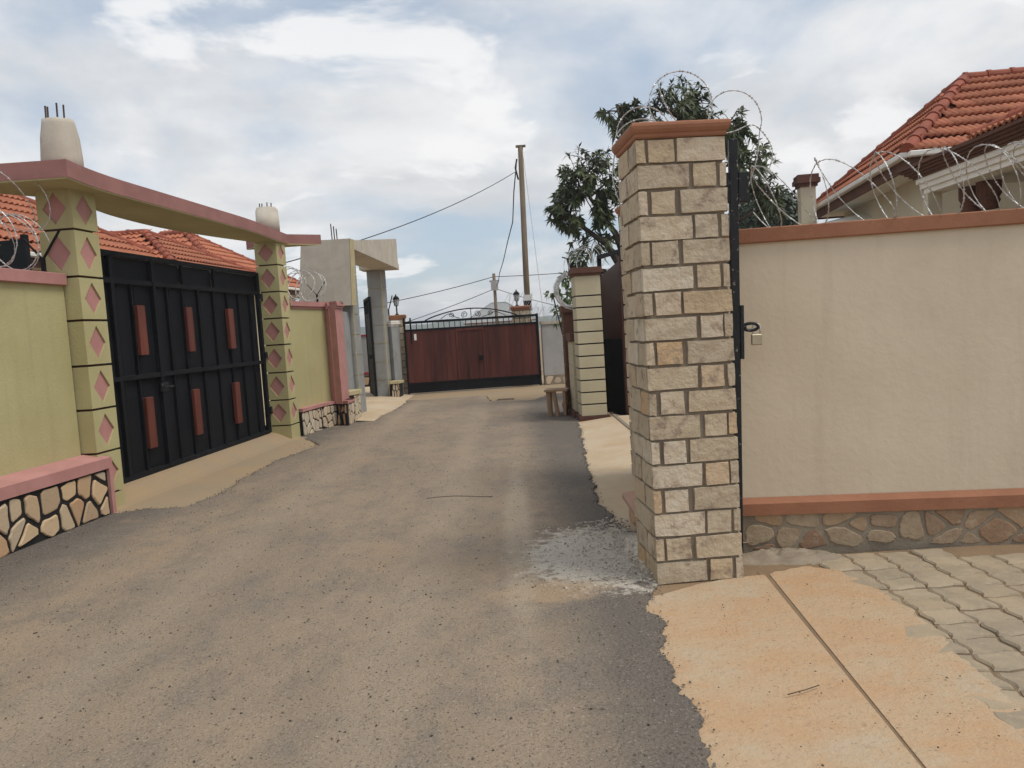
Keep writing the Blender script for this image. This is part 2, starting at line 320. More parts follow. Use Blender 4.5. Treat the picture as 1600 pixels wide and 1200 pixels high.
road_poly = [(-4.7,-3),(.50,-3,1),(.55,1,1),(.60,2.53,1),(.63,2.8,1),(.61,3.15,1),(.62,3.40,1),(.68,3.80,1),(.65,4.08,1),(.76,4.32),(.86,4.7),(.86,5.3,1),(.74,5.7,1),(.68,6.42,1),(.75,8.19,1),(.876,10.0,1),(.98,11.6),(1.1,12.4),(1.2,14),(1.4,17.2),(.9,17.3,1),(.42,15.95,1),(-.5,16.35,1),(-.65,17.9,1),(-2.5,17.75,1),(-2.40,17.4,1),(-2.41,16.5,1),(-2.44,15.5,1),(-2.59,14.5,1),(-2.95,14.2),(-3.6,14),(-3.6,12.3),(-3.24,11.89,1),(-2.86,11.15,1),(-2.98,10.56,1),(-3.14,9.9,1),(-3.15,8.73,1),(-3.12,7.88,1),(-3.23,7.35,1),(-3.63,7.40,1),(-3.89,7.30),(-4.0,6.8),(-4.3,5)]
MB().prism([(.55,3.95),(1.75,4.15),(1.75,4.88),(.70,4.75)], -.04, .004).build('ground_patch', soil, None)['kind'] = 'structure'
kind(MB().prism(jag(road_poly, .024, .014, 3), -.03, .015).build('road', asphalt), 'structure')
# concrete aprons
gap = .0045
def linex(y): return 1.414 + (y - 4.364) * (1.414 - 1.285) / (4.364 - 2.458)
pts_back = [(.55,4.10),(.80,4.22),(1.0,4.33),(1.2,4.40)]
apL = [(.35,-2.5),(linex(-2.5) - gap,-2.5),(linex(2) - gap,2),(linex(4.42) - gap,4.42)] + pts_back[::-1] + [(.5,3.5)]
apR = [(linex(-2.5) + gap,-2.5),(1.7,-2.5),(1.70,1.5,1),(1.78,2.55,1),(1.84,2.93,1),(1.885,3.21,1),(1.923,3.64,1),(1.915,4.05,1),(1.84,4.42,1),(1.7,4.52,1),(linex(4.42) + gap + .02,4.42),(linex(2) + gap,2)]
apron = kind(thing('driveway_apron', '', ''), 'structure')
for k_ in ('label', 'category'): del apron[k_]
MB().prism([(linex(-2.4)-.03,-2.4),(linex(-2.4)+.03,-2.4),(linex(4.5)+.03,4.5),(linex(4.5)-.03,4.5)], -.05, .0062).build('joint_filler', soil, apron)
MB().prism(jag(apL, .01, .1, 5), -.04, .009).build('slab', apronm, apron)
MB().prism(jag(apR, .022, .02, 6), -.04, .0105).build('slab', apronm, apron)
# ramp in front of the second right-hand gate
def grid(fn, nu, nv):
    v = [fn(i / nu, j / nv) for j in range(nv + 1) for i in range(nu + 1)]
    f = [(j * (nu + 1) + i, j * (nu + 1) + i + 1, (j + 1) * (nu + 1) + i + 1, (j + 1) * (nu + 1) + i) for j in range(nv) for i in range(nu)]
    return v, f
def rr_(u, v):
    y = 4.9 + v * 7.0; x = .5 + u * 4.0
    return (x, y, -.012 + .09 * min(1, max(0, (x - .72) / .9)))
v, f = grid(rr_, 24, 20); kind(rawmesh('side_ramp', v, f, rampm), 'structure')
# ramp up to the green gate
LA = Vector((-3.971, 7.542, 0)); LRZ = math.atan2(-.105, .9945)
LM = Matrix.Translation(LA) @ Matrix.Rotation(LRZ, 4, 'Z')
def lr_(u, v):
    s = -.26 + v * 4.92; t = 1.3 - u * 5.3
    k1 = min(1, max(0, (.95 - t) / .8)); k2 = min(1, max(0, (.12 - t) / .42)); z = -.012 + .028 * k1 + .135 * k2 * k2 * (3 - 2 * k2)
    p = LM @ Vector((t, s, 0)); return (p.x, p.y, z)
v, f = grid(lr_, 70, 20); kind(rawmesh('gate_ramp', v, f, lrampm), 'structure')
v, f = grid(lambda u, v: (-2.2 - u * 5, 13.9 + v * 9, -.012 + .07 * min(1, u * 5 / .9)), 20, 6); kind(rawmesh('far_ramp', v, f, rampm), 'structure')
# concrete strip in front of the far gate, with the drain patch
far = MB().prism(jag([(-3.4,17.6),(-.6,17.7,1),(-.45,16.2,1),(.5,15.8,1),(1.1,17.1,1),(2.5,17.1),(2.5,24),(-3.4,24)], .02, .08, 9), -.04, .010).build('gate_threshold', lrampm)
kind(far, 'structure')
dr = thing('drain_cover', 'small rusty rectangular drain grate in the concrete before the brown plank gate', 'drain', (-.16, 16.5, .011), R(-4))
MB().box(-.2,.2,-.12,.12,0,.006).build('frame', mortar, dr)
for i in range(7): MB().box(-.16 + i * .05, -.13 + i * .05, -.09, .09, .007, .016).build('bar', brownp, dr)

# paving blocks
paving = kind(thing('paving', '', ''), 'structure')
for k_ in ('label', 'category'): del paving[k_]
pw, ph = .205, .165; PA = R(-3)
def paver_mesh(seed):
    r = random.Random(seed); g_ = .011; d = .011; w, h = pw - g_, ph - g_
    b = [(0,0),(.25,-d),(.5,0),(.75,d),(1,0)]; l = [(0,0),(d,.25),(0,.5),(-d,.75),(0,1)]
    poly = [(x * w, y) for x, y in b][:-1] + [(w + x, y * h) for x, y in l][:-1] + [(x * w, h + y) for x, y in b[::-1]][:-1] + [(x, y * h) for x, y in l[::-1]][:-1]
    cx_, cy_ = w / 2, h / 2; n = len(poly)
    m = MB(); top = [(x + (cx_ - x) * .11, y + (cy_ - y) * .13) for x, y in poly]
    m.add([(x, y, -.05) for x, y in poly] + [(x, y, -.006) for x, y in poly] + [(x, y, .003) for x, y in top],
          [(i, (i+1) % n, (i+1) % n + n, i + n) for i in range(n)] + [(i + n, (i+1) % n + n, (i+1) % n + 2*n, i + 2*n) for i in range(n)] + [tuple(range(2*n, 3*n))])
    me = m.mesh('paver'); me.materials.append(paverm); return me
pm = [paver_mesh(i) for i in range(2)]
cp, sp_ = math.cos(PA), math.sin(PA)
for i in range(-4, 14):
    for j in range(-14, 15):
        x, y = i * pw + (j % 2) * 0, j * ph
        X, Y = 1.75 + x * cp - y * sp_, 3.6 + x * sp_ + y * cp
        if X < 1.66 or X > 3.9 or Y < 1.6 or Y > 4.62 - .117 * (X - 1.9): continue
        o = linkmesh('paver', pm[(i * 7 + j) % 2], paving, (X, Y, .005 + rnd.uniform(-.005, .006))); o.rotation_euler = (rnd.uniform(-.03,.03), rnd.uniform(-.03,.03), PA + rnd.uniform(-.02,.02))
MB().box(1.6,6,-2.5,4.75,-.03,-.004).build('bedding', soil, paving)
def mound(name, cx0, cy0, rx, ry, h, m, label, cat, seed, n=26):
    def fn(u, v):
        a = u * 2 * math.pi; r = v
        p = Vector((math.cos(a) * r * rx, math.sin(a) * r * ry, 0)); w = 1 + .25 * noise.noise(p * 6 + Vector((seed, 0, 0)))
        z = h * (1 - r ** 1.6) * (1 + .5 * noise.noise(p * 14 + Vector((seed, 1, 0)))) + .012 * noise.noise(p * 40)
        return (cx0 + p.x * w, cy0 + p.y * w, max(-.02, z) if r < .97 else -.02)
    v, f = grid(fn, 40, n)
    return tag(rawmesh(name, v, f, m, smooth=True), label, cat)
mound('mortar_fillet', 1.62, 4.73, .36, .16, .055, mortar2, 'grey mortar lump filling the corner between stone pillar and beige wall', 'mortar', 2)
mound('rubble_heap', .80, 4.98, .13, .55, .07, rubblem, 'small grey heap of cement rubble at the foot of the large stone pillar', 'rubble', 8)
def crumbs(name, n, place, size, m, label, cat, seed):
    r = random.Random(seed); b = MB()
    for _ in range(n):
        x, y, z = place(r); s = size(r); q = Matrix.Rotation(r.uniform(0, 6.3), 3, 'Z') @ Matrix.Rotation(r.uniform(-.6,.6), 3, 'X')
        vs = [Vector(p) for p in ((1,0,0),(0,.8,0),(-.9,0,0),(0,-.75,0),(.1,.1,.6),(0,0,-.5))]
        b.add([Vector((x, y, z)) + q @ (p * s * r.uniform(.7, 1.25)) for p in vs], [(0,1,4),(1,2,4),(2,3,4),(3,0,4),(1,0,5),(2,1,5),(3,2,5),(0,3,5)])
    o = b.build(name, m); kind(o, 'stuff'); return tag(o, label, cat)
def inroad(r):
    while True:
        y = 1.6 + 12 * r.random() ** 1.7; x = r.uniform(-3.9, .6)
        if 7.2 < y < 12.2 and x < -3.15: continue
        return x, y, .017
crumbs('gravel', 6500, inroad, lambda r: .0022 + .0075 * r.random() ** 3, mat('grit', (.05,.043,.036), (.14,.115,.09), scale=30, bump=0), 'scattered dark grit lying on the dusty tarmac', 'gravel', 4)
crumbs('pale_gravel', 1100, inroad, lambda r: .002 + .005 * r.random() ** 3, mat('pale_grit', (.45,.40,.33), (.3,.26,.2), scale=30, bump=0), 'scattered pale chips lying on the dusty tarmac', 'gravel', 14)
def near_rub(r):
    a = abs(r.gauss(0, .28)); return .80 - a, 4.35 + r.random() * 1.5, .018 + max(0, .05 - a * .2) * r.random()
crumbs('rubble', 900, near_rub, lambda r: .004 + .013 * r.random() ** 2, rubblem, 'loose cement crumbs spilled round the large stone pillar', 'rubble', 5)
crumbs('kerb_gravel', 700, lambda r: (-3.95 + .11 * (lambda s: s)(0) + abs(r.gauss(0, .12)), 4.6 + r.random() * 2.6, .018), lambda r: .002 + .008 * r.random() ** 3, mat('dull_chip', (.27,.235,.19), (.13,.115,.095), scale=30, bump=0), 'loose chips along the foot of the near green wall', 'gravel', 6)
crumbs('apron_grit', 260, lambda r: (r.uniform(.66, 1.8), 1.9 + 2.5 * r.random(), .021 if r.random() < 0 else .022), lambda r: .0015 + .005 * r.random() ** 3, MATS['grit'], 'dark crumbs scattered on the orange concrete apron', 'gravel', 15)
edge_pts = [p for p in jag(road_poly, .024, .014, 3) if (p[0] > .45 and 1.2 < p[1] < 12) or (p[0] < -2.3 and 7.2 < p[1] < 17)]
crumbs('tarmac_crumbs', 2600, lambda r: (lambda p: (p[0] + r.gauss(0, .022), p[1] + r.gauss(0, .022), .018))(r.choice(edge_pts)), lambda r: .002 + .008 * r.random() ** 3, mat('tarmac_lump', (.10,.09,.078), (.17,.15,.125), scale=30, bump=.3), 'broken tarmac crumbs along the ragged road edge', 'gravel', 25)
tw = [(-.85 + .12 * i + rnd.uniform(-.01,.01), 7.05 - .01 * i + .05 * math.sin(i * .9), .018) for i in range(6)]
tag(MB().tube(tw, .0035, 5).build('twig', mat('twig_bark', (.13,.11,.09), bump=.2)), 'thin dark twig lying on the tarmac in mid lane', 'twig')
tag(MB().tube([(1.02,2.96,.024),(1.10,2.985,.026),(1.17,3.02,.024)], .0022, 5).build('twig', bark), 'tiny brown stick lying on the orange concrete apron', 'twig')

# ------------------------------------------------------------------ stones
def clip(poly, px, py, nx, ny):
    out = []; n = len(poly)
    for i in range(n):
        a, b = poly[i], poly[(i + 1) % n]; da = (a[0]-px)*nx + (a[1]-py)*ny; db = (b[0]-px)*nx + (b[1]-py)*ny
        if da <= 0: out.append(a)
        if da * db < 0: k = da / (da - db); out.append((a[0] + (b[0]-a[0])*k, a[1] + (b[1]-a[1])*k))
    return out
def cells(W, H, sx, sy, seed, jit=.42):
    r = random.Random(seed); nx, ny = max(1, round(W / sx)), max(1, round(H / sy)); pts = []
    for j in range(-1, ny + 1):
        for i in range(-1, nx + 1):
            pts.append(((i + .5 + (.5 if j % 2 else 0) + r.uniform(-jit, jit)) * W / nx, (j + .5 + r.uniform(-jit, jit)) * H / ny))
    k = sx / sy; res = []
    for a in pts:
        poly = [(0,0),(W,0),(W,H),(0,H)]
        for b in pts:
            if a is b: continue
            dx, dy = b[0]-a[0], (b[1]-a[1]) * k * k
            if abs(b[0]-a[0]) > 4 * sx or abs(b[1]-a[1]) > 4 * sy: continue
            poly = clip(poly, (a[0]+b[0])/2, (a[1]+b[1])/2, dx, dy)
            if len(poly) < 3: break
        if len(poly) >= 3: res.append(poly)
    return res
def inset(poly, d):
    ar = sum(poly[i][0]*poly[(i+1)%len(poly)][1] - poly[(i+1)%len(poly)][0]*poly[i][1] for i in range(len(poly)))
    if ar < 0: poly = poly[::-1]
    out = poly; n = len(poly)
    for i in range(n):
        a, b = poly[i], poly[(i+1) % n]; L = math.hypot(b[0]-a[0], b[1]-a[1])
        if L < 1e-6: continue
        nx, ny = (b[1]-a[1]) / L, -(b[0]-a[0]) / L
        out = clip(out, a[0] - nx * d, a[1] - ny * d, nx, ny)
        if len(out) < 3: return []
    return out
def area(p): return abs(sum(p[i][0]*p[(i+1)%len(p)][1] - p[(i+1)%len(p)][0]*p[i][1] for i in range(len(p)))) / 2
def chaikin(p, k=.25):
    out = []; n = len(p)
    for i in range(n):
        a, b = p[i], p[(i+1) % n]; out += [(a[0]+(b[0]-a[0])*k, a[1]+(b[1]-a[1])*k), (a[0]+(b[0]-a[0])*(1-k), a[1]+(b[1]-a[1])*(1-k))]
    return out
def stones(parent, frame, W, H, sx, sy, seed, joint, m, proud=.015, rounds=1, k=.16, jit=.42, rough=0.0):
    """frame: 4x4 whose x runs along, y up, z outward; each stone is one object"""
    r = random.Random(seed)
    for poly in cells(W, H, sx, sy, seed, jit):
        p = inset(poly, joint / 2 * r.uniform(.75, 1.5))
        if len(p) < 3 or area(p) < .12 * sx * sy: continue
        for _ in range(rounds): p = chaikin(p, k)
        cx_ = sum(q[0] for q in p) / len(p); cy_ = sum(q[1] for q in p) / len(p); n = len(p)
        if rough: p = [(cx_ + (x-cx_) * (1 + r.uniform(-rough, rough)), cy_ + (y-cy_) * (1 + r.uniform(-rough, rough))) for x, y in p]
        q_ = []
        for i in range(n):
            a, b = p[i], p[(i+1) % n]; L_ = math.hypot(b[0]-a[0], b[1]-a[1]); q_.append(a)
            if L_ > .05 and sx > .12: e_ = r.uniform(-.007,.007); q_.append(((a[0]+b[0])/2 - (b[1]-a[1])/L_*e_, (a[1]+b[1])/2 + (b[0]-a[0])/L_*e_))
        p = q_; n = len(p)
        h = proud * r.uniform(.7, 1.3); tx, ty = r.uniform(-.03,.03), r.uniform(-.03,.03)
        b = MB(); inn = [(cx_+(x-cx_)*.9, cy_+(y-cy_)*.9) for x, y in p]
        vs = [(x-cx_, y-cy_, -.01) for x, y in p] + [(x-cx_, y-cy_, h*.55) for x, y in p] + [(x-cx_, y-cy_, h + (x-cx_)*tx + (y-cy_)*ty) for x, y in inn]
        b.add(vs, [(i,(i+1)%n,(i+1)%n+n,i+n) for i in range(n)] + [(i+n,(i+1)%n+n,(i+1)%n+2*n,i+2*n) for i in range(n)] + [tuple(range(2*n,3*n))])
        o = b.build('stone', m, parent); o.matrix_local = frame @ Matrix.Translation((cx_, cy_, 0))
def fr(o, ex, ey, ez): return Matrix(((ex[0],ey[0],ez[0],o[0]),(ex[1],ey[1],ez[1],o[1]),(ex[2],ey[2],ez[2],o[2]),(0,0,0,1)))

# ------------------------------------------------------------------ cut-stone pillars
def stone_pillar(name, label, loc, rz, w, d, h, courses, capm, group, seed, sm=block, jw=.016, caph=.085):
    r = random.Random(seed); t = thing(name, label, 'pillar', loc, rz, group)
    MB().box(.002, w-.002, .002, d-.002, -.05, h).build('mortar_core', mortar, t)
    ch = h / courses
    ev = [(0,.585),(.635,.905),(.94,1)]; od = [(0,.06),(.115,.405),(.46,1)]
    sev = [(.04,.40),(.45,.965)]; sod = [(.04,.56),(.61,.965)]
    for i in range(courses):
        z0, z1 = i * ch + jw / 2, (i + 1) * ch - jw / 2
        for face in range(4):
            L = ((ev, od) if face % 2 == 0 else (sev, sod))[(i + (face > 1)) % 2]; Wd = w if face % 2 == 0 else d
            for a, b_ in L:
                a0 = a * Wd + (r.uniform(-.006,.006) if 0 < a else 0); b0 = b_ * Wd + (r.uniform(-.006,.006) if b_ < 1 else 0)
                p = .013 + r.uniform(-.003,.004); e = .013
                if a == 0: a0 -= e
                if b_ == 1: b0 += e
                zz0, zz1 = z0 + r.uniform(-.002,.003), z1 + r.uniform(-.003,.002)
                lo = {0: (a0, b0, -p, .02), 2: (w-b0, w-a0, d-.02, d+p), 3: (-p, .02, a0, b0), 1: (w-.02, w+p, a0, b0)}[face]
                m = MB().box(*lo, zz0, zz1); m.v = [(x + r.uniform(-.0022,.0022), y + r.uniform(-.0022,.0022), z + r.uniform(-.0022,.0022)) for x, y, z in m.v]
                me = m.mesh('stone'); bm = bmesh.new(); bm.from_mesh(me); bmesh.ops.subdivide_edges(bm, edges=bm.edges[:], cuts=1, use_grid_fill=True)
                for v_ in bm.verts: v_.co += Vector((r.uniform(-.0028,.0028), r.uniform(-.0028,.0028), r.uniform(-.0028,.0028)))
                bm.to_mesh(me); bm.free(); me.materials.append(sm); linkmesh('stone', me, t)
    def capp(o): return [(-o,-o),(w+o,-o),(w+o,d+o),(-o,d+o)]
    prof = [(.012, 0), (.02, .008), (.022, .024), (.03, .030), (.039, .046), (.043, .064), (.040, .078), (.032, .085)]
    c = MB(); vs = [(x, y, h + z * caph / .085) for o, z in prof for x, y in capp(o)]; m_ = len(prof)
    c.add(vs, [(i*4+k, i*4+(k+1)%4, (i+1)*4+(k+1)%4, (i+1)*4+k) for i in range(m_-1) for k in range(4)] + [(3,2,1,0), tuple((m_-1)*4+k for k in range(4))])
    c.build('cap', capm, t)
    return t
stone_pillar('stone_pillar', 'large square pillar of cut beige stone blocks with terracotta cap, nearest on the right', (.786,4.371,0), R(4), .48, .46, 2.55, 18, terra, 'cut stone gate pillars on the right', 11)
stone_pillar('stone_pillar', 'beige cut stone pillar half hidden right behind the nearest stone pillar', (1.175,7.05,0), R(4), .45, .45, 2.55, 18, terra, 'cut stone gate pillars on the right', 12)
# side wall between the two pillars, with a low stone ledge
sw = thing('side_wall', 'plastered side wall with low pink-capped stone ledge behind the nearest stone pillar', 'wall')
MB().box(1.15,1.24,4.87,7.03,0,2.0).build('panel', cream, sw)
MB().box(.86,1.145,4.86,5.93,0,.17).build('ledge', mortar2, sw)
MB().prism([(.80,4.85),(1.148,4.85),(1.148,5.95),(.88,5.95),(.80,5.90)], .172, .215).build('ledge_cap', mat('dusty_pink', (.46,.285,.215), (.40,.25,.19), bump=.2), sw, bevel=.006)
stones(sw, fr((.86,5.92,.0), (0,-1,0), (0,0,1), (-1,0,0)), 1.05, .165, .13, .15, 21, .02, crazy, .012)

# ------------------------------------------------------------------ beige wall on the right
RWZ = math.atan2(4.708-4.902, 3.136-1.471); RW = Vector((1.471, 4.902, 0))
rw = thing('boundary_wall', 'beige plastered wall with terracotta bands and fieldstone plinth on the right', 'wall', RW, RWZ)
MB().box(-.20,6.5,.03,.2,.2,2.0).build('panel', cream, rw)
MB().box(-.21,6.5,0,.23,1.985,2.078).build('coping', terra, rw, bevel=.006)
b = MB().add([(-.05,-.012,.24),(6.5,-.012,.24),(6.5,-.012,.315),(-.05,-.012,.315),(-.05,.028,.35),(6.5,.028,.35),(-.05,.028,.24),(6.5,.028,.24)], [(0,1,2,3),(3,2,5,4),(0,3,4,6),(1,7,5,2),(0,6,7,1)])
b.build('base_band', terra, rw)
MB().box(-.04,6.5,.012,.2,-.1,.238).build('plinth_mortar', mortar2, rw)
stones(rw, fr((-.02,.012,0), (1,0,0), (0,0,1), (0,-1,0)), 3.6, .262, .185, .145, 41, .020, field, .007, rounds=2, k=.2, jit=.55, rough=.09)

# black steel gate edge with padlock, beside the pillar
gp = thing('gate_post', 'chipped black steel gate post with slide bolt beside the nearest stone pillar', 'gate post', (1.352,4.74,0), R(-6)); gp.rotation_euler = (0, R(1.5), R(-6))
MB().box(-.022,.030,-.026,.026,.05,2.60).build('post', chipm, gp, bevel=.004)
MB().box(.030,.052,-.03,.03,1.27,1.60).build('lock_plate', chipm, gp, bevel=.003)
MB().box(-.075,-.022,-.03,.03,2.22,2.40).box(.030,.09,-.03,.03,2.22,2.40).build('hinge_block', chipm, gp, bevel=.004)
MB().box(-.05,-.022,-.015,.015,1.84,1.90).build('lug', chipm, gp)
ring = [(.052 + .045 + .045*math.cos(a), 0, 1.465 + .022*math.sin(a)) for a in [i * 2*math.pi/16 for i in range(17)]]
MB().tube(ring, .010, 8, False).build('hasp_ring', chipm, gp, smooth=True)
MB().tube([(.05,0,1.465),(.07,0,1.465)], .013, 8).build('bolt', chipm, gp)
pl = thing('padlock', 'small steel padlock hanging from the black gate post', 'padlock', (1.352,4.74,0), R(-6)); pl.rotation_euler = (0, R(1.5), R(-6))
MB().box(.098,.163,-.012,.012,1.352,1.42).build('body', steel, pl, bevel=.006)
sh = [(.108,0,1.42),(.108,0,1.455)] + [(.1305 - .0225*math.cos(a), 0, 1.455 + .028*math.sin(a)) for a in [i*math.pi/8 for i in range(1,8)]] + [(.153,0,1.455),(.153,0,1.42)]
MB().tube(sh, .0055, 8).build('shackle', zinc, pl, smooth=True)

# ------------------------------------------------------------------ razor wire
def coil(name, label, axis, rad, pitch, seed, group=None, barb=.05, wr=.003, jitter=.12, seg=22, phase=0, squash=1.0, cross=True):
    r = random.Random(seed); bs_ = max(.013, wr * 3.4); ax = [Vector(a) for a in axis]; L = [0]
    for i in range(1, len(ax)): L.append(L[-1] + (ax[i] - ax[i-1]).length)
    def at(s):
        s = min(max(s, 0), L[-1] - 1e-6)
        for i in range(1, len(ax)):
            if s <= L[i]: k = (s - L[i-1]) / (L[i] - L[i-1]); return ax[i-1].lerp(ax[i], k), (ax[i] - ax[i-1]).normalized()
    n = int(L[-1] / pitch * seg); t = thing(name, label, 'razor wire', axis[0], 0, group); o = Vector(axis[0]); b = MB(); wb = []
    for sgn in ((1, -1) if cross else (1,)):
        pts = []
        for i in range(n + 1):
            s = L[-1] * i / n; p, d = at(s); up = Vector((0,0,1)) if abs(d.z) < .8 else Vector((0,1,0)); e1 = d.cross(up).normalized(); e2 = e1.cross(d)
            a = 2 * math.pi * i / seg + phase * sgn; turn = i // seg; rr = random.Random(seed * 131 + turn + sgn * 7); rr2 = random.Random(seed * 131 + turn + 1 + sgn * 7); fq = (i % seg) / seg
            q = rad * (1 + jitter * ((rr.random() * (1-fq) + rr2.random() * fq) * 2 - 1)); sh_ = ((rr.random()*(1-fq) + rr2.random()*fq) - .5) * pitch * .9
            pts.append(p + d * (sh_ + math.sin(a) * pitch * .35) + e1 * q * math.cos(a) * sgn + e2 * q * math.sin(a) * squash - o)
        MB().tube(pts, wr, 4).build('wire', zinc, t); wb.append(pts)
        acc = 0
        for i in range(1, len(pts)):
            seg_ = pts[i] - pts[i-1]; l = seg_.length; acc += l; d = seg_.normalized()
            while acc > barb:
                acc -= barb; p = pts[i] - d * acc; w = d.cross(Vector((r.uniform(-1,1), r.uniform(-1,1), r.uniform(-1,1)))).normalized(); h_ = d.cross(w); k = bs_; s2 = bs_ * .62
                b.add([p - d*k + w*s2, p - d*k - w*s2, p + d*k + w*s2, p + d*k - w*s2, p + h_*wr*1.6, p - h_*wr*1.6], [(0,4,1),(2,3,4),(0,5,1),(2,3,5)])
    kind(b.build('barbs', zinc, t), 'stuff')
    return t
def razor(name, label, paths, seed, group, wr=.003, barb=.05):
    r = random.Random(seed); o = Vector(paths[0][0]); t = thing(name, label, 'razor wire', o, 0, group); b = MB(); k = .013
    for ctrl in paths:
        P = [Vector(ctrl[0])] + [Vector(c) for c in ctrl] + [Vector(ctrl[-1])]; pts = []
        for i in range(1, len(P) - 2):
            for q in range(8):
                u = q / 8; a, c, d_, e = P[i-1], P[i], P[i+1], P[i+2]; pts.append(.5*((2*c) + (d_-a)*u + (2*a-5*c+4*d_-e)*u*u + (3*c-a-3*d_+e)*u**3) - o)
        MB().tube(pts, wr, 4).build('wire', zinc, t); acc = 0
        for i in range(1, len(pts)):
            sg = pts[i] - pts[i-1]; acc += sg.length
            if sg.length < 1e-6: continue
            d = sg.normalized()
            while acc > barb:
                acc -= barb; p = pts[i] - d * acc; w = d.cross(Vector((r.uniform(-1,1), r.uniform(-1,1), r.uniform(-1,1)))).normalized(); h_ = d.cross(w)
                b.add([p - d*k + w*k*.62, p - d*k - w*k*.62, p + d*k + w*k*.62, p + d*k - w*k*.62, p + h_*wr*1.6, p - h_*wr*1.6], [(0,4,1),(2,3,4),(0,5,1),(2,3,5)])
    kind(b.build('barbs', zinc, t), 'stuff'); return t
def wpt(base, rz, x, y, z):
    p = Matrix.Translation(base) @ Matrix.Rotation(rz, 4, 'Z') @ Vector((x, y, z)); return tuple(p)
coil('razor_wire', 'loose razor wire loops along the top of the beige wall on the right', [wpt(RW,RWZ,3.6,.11,2.27), wpt(RW,RWZ,1.2,.11,2.27), wpt(RW,RWZ,.12,.11,2.27)], .22, .32, 3, 'razor wire coils on the walls', phase=.6, jitter=.07, barb=.055)
def arc(cx_, cz_, r_, a0, a1, y, n=9, wob=.0): return [(cx_ + r_ * math.cos(R(a0 + (a1-a0)*i/n)), y + wob * i, cz_ + r_ * math.sin(R(a0 + (a1-a0)*i/n))) for i in range(n + 1)]
razor('razor_wire', 'tall loose razor wire loops over the cap of the nearest stone pillar', [
    arc(1.13, 2.83, .20, 215, -35, 4.72, 10, .01) + [(1.27,4.83,2.58)],
    [(1.25,4.75,2.60),(1.29,4.75,2.74)] + arc(1.46, 2.72, .185, 165, -20, 4.75, 8, .015) + [(1.62,4.90,2.5),(1.56,4.92,2.33),(1.47,4.95,2.16)],
    [(1.0,4.8,2.99),(1.04,4.8,2.85),(1.13,4.82,2.72),(1.2,4.8,2.64)], [(.74,4.75,2.66)] + arc(.92, 2.70, .17, 175, 10, 4.9, 7) + [(1.12,4.9,2.66)],
    arc(.93, 2.62, .20, 150, -10, 5.0, 7) + [(1.14,4.85,2.65)], arc(.95, 2.66, .13, 200, -20, 4.95, 8),
    [(.83,4.95,2.72),(.745,4.95,2.6),(.72,4.95,2.45),(.755,4.95,2.3),(.80,4.95,2.2)], [(.86,4.98,2.7),(.76,4.98,2.65),(.735,4.98,2.5),(.80,4.98,2.36),(.84,5.0,2.25)],
    [(1.28,4.7,2.62),(1.45,4.8,2.66),(1.60,4.85,2.70),(1.72,4.9,2.55),(1.66,4.9,2.35)]], 5, 'razor wire coils on the walls')

# ------------------------------------------------------------------ green wall, gate pillars and canopy on the left
lw = thing('boundary_wall', 'olive green wall with pink coping and black-jointed stone plinth at the left edge', 'wall', LA, LRZ)
MB().box(-.34,-.12,-9,-.32,0,2.2).build('panel', green, lw)
MB().box(-.38,-.075,-9,-.318,2.2,2.31).build('coping', pink, lw, bevel=.006)
MB().box(-.119,.085,-9,-.27,-.1,.455).build('plinth_backing', blackjoint, lw)
b = MB().add([(.115,-9,.455),(.115,-.215,.455),(.115,-.215,.555),(.115,-9,.555),(-.119,-.215,.60),(-.119,-9,.60),(-.119,-9,.455),(-.119,-.215,.455)], [(0,1,2,3),(3,2,4,5),(1,7,4,2),(0,3,5,6),(0,6,7,1)])
b.build('plinth_band', pink, lw)
MB().box(.04,.115,-.268,-.216,-.05,.453).build('plinth_edge', pink, lw)
stones(lw, fr((.085,-.28,0), (0,-1,0), (0,0,1), (1,0,0)), 3.6, .453, .185, .215, 45, .034, crazy, .016, rounds=1, k=.10, jit=.44)

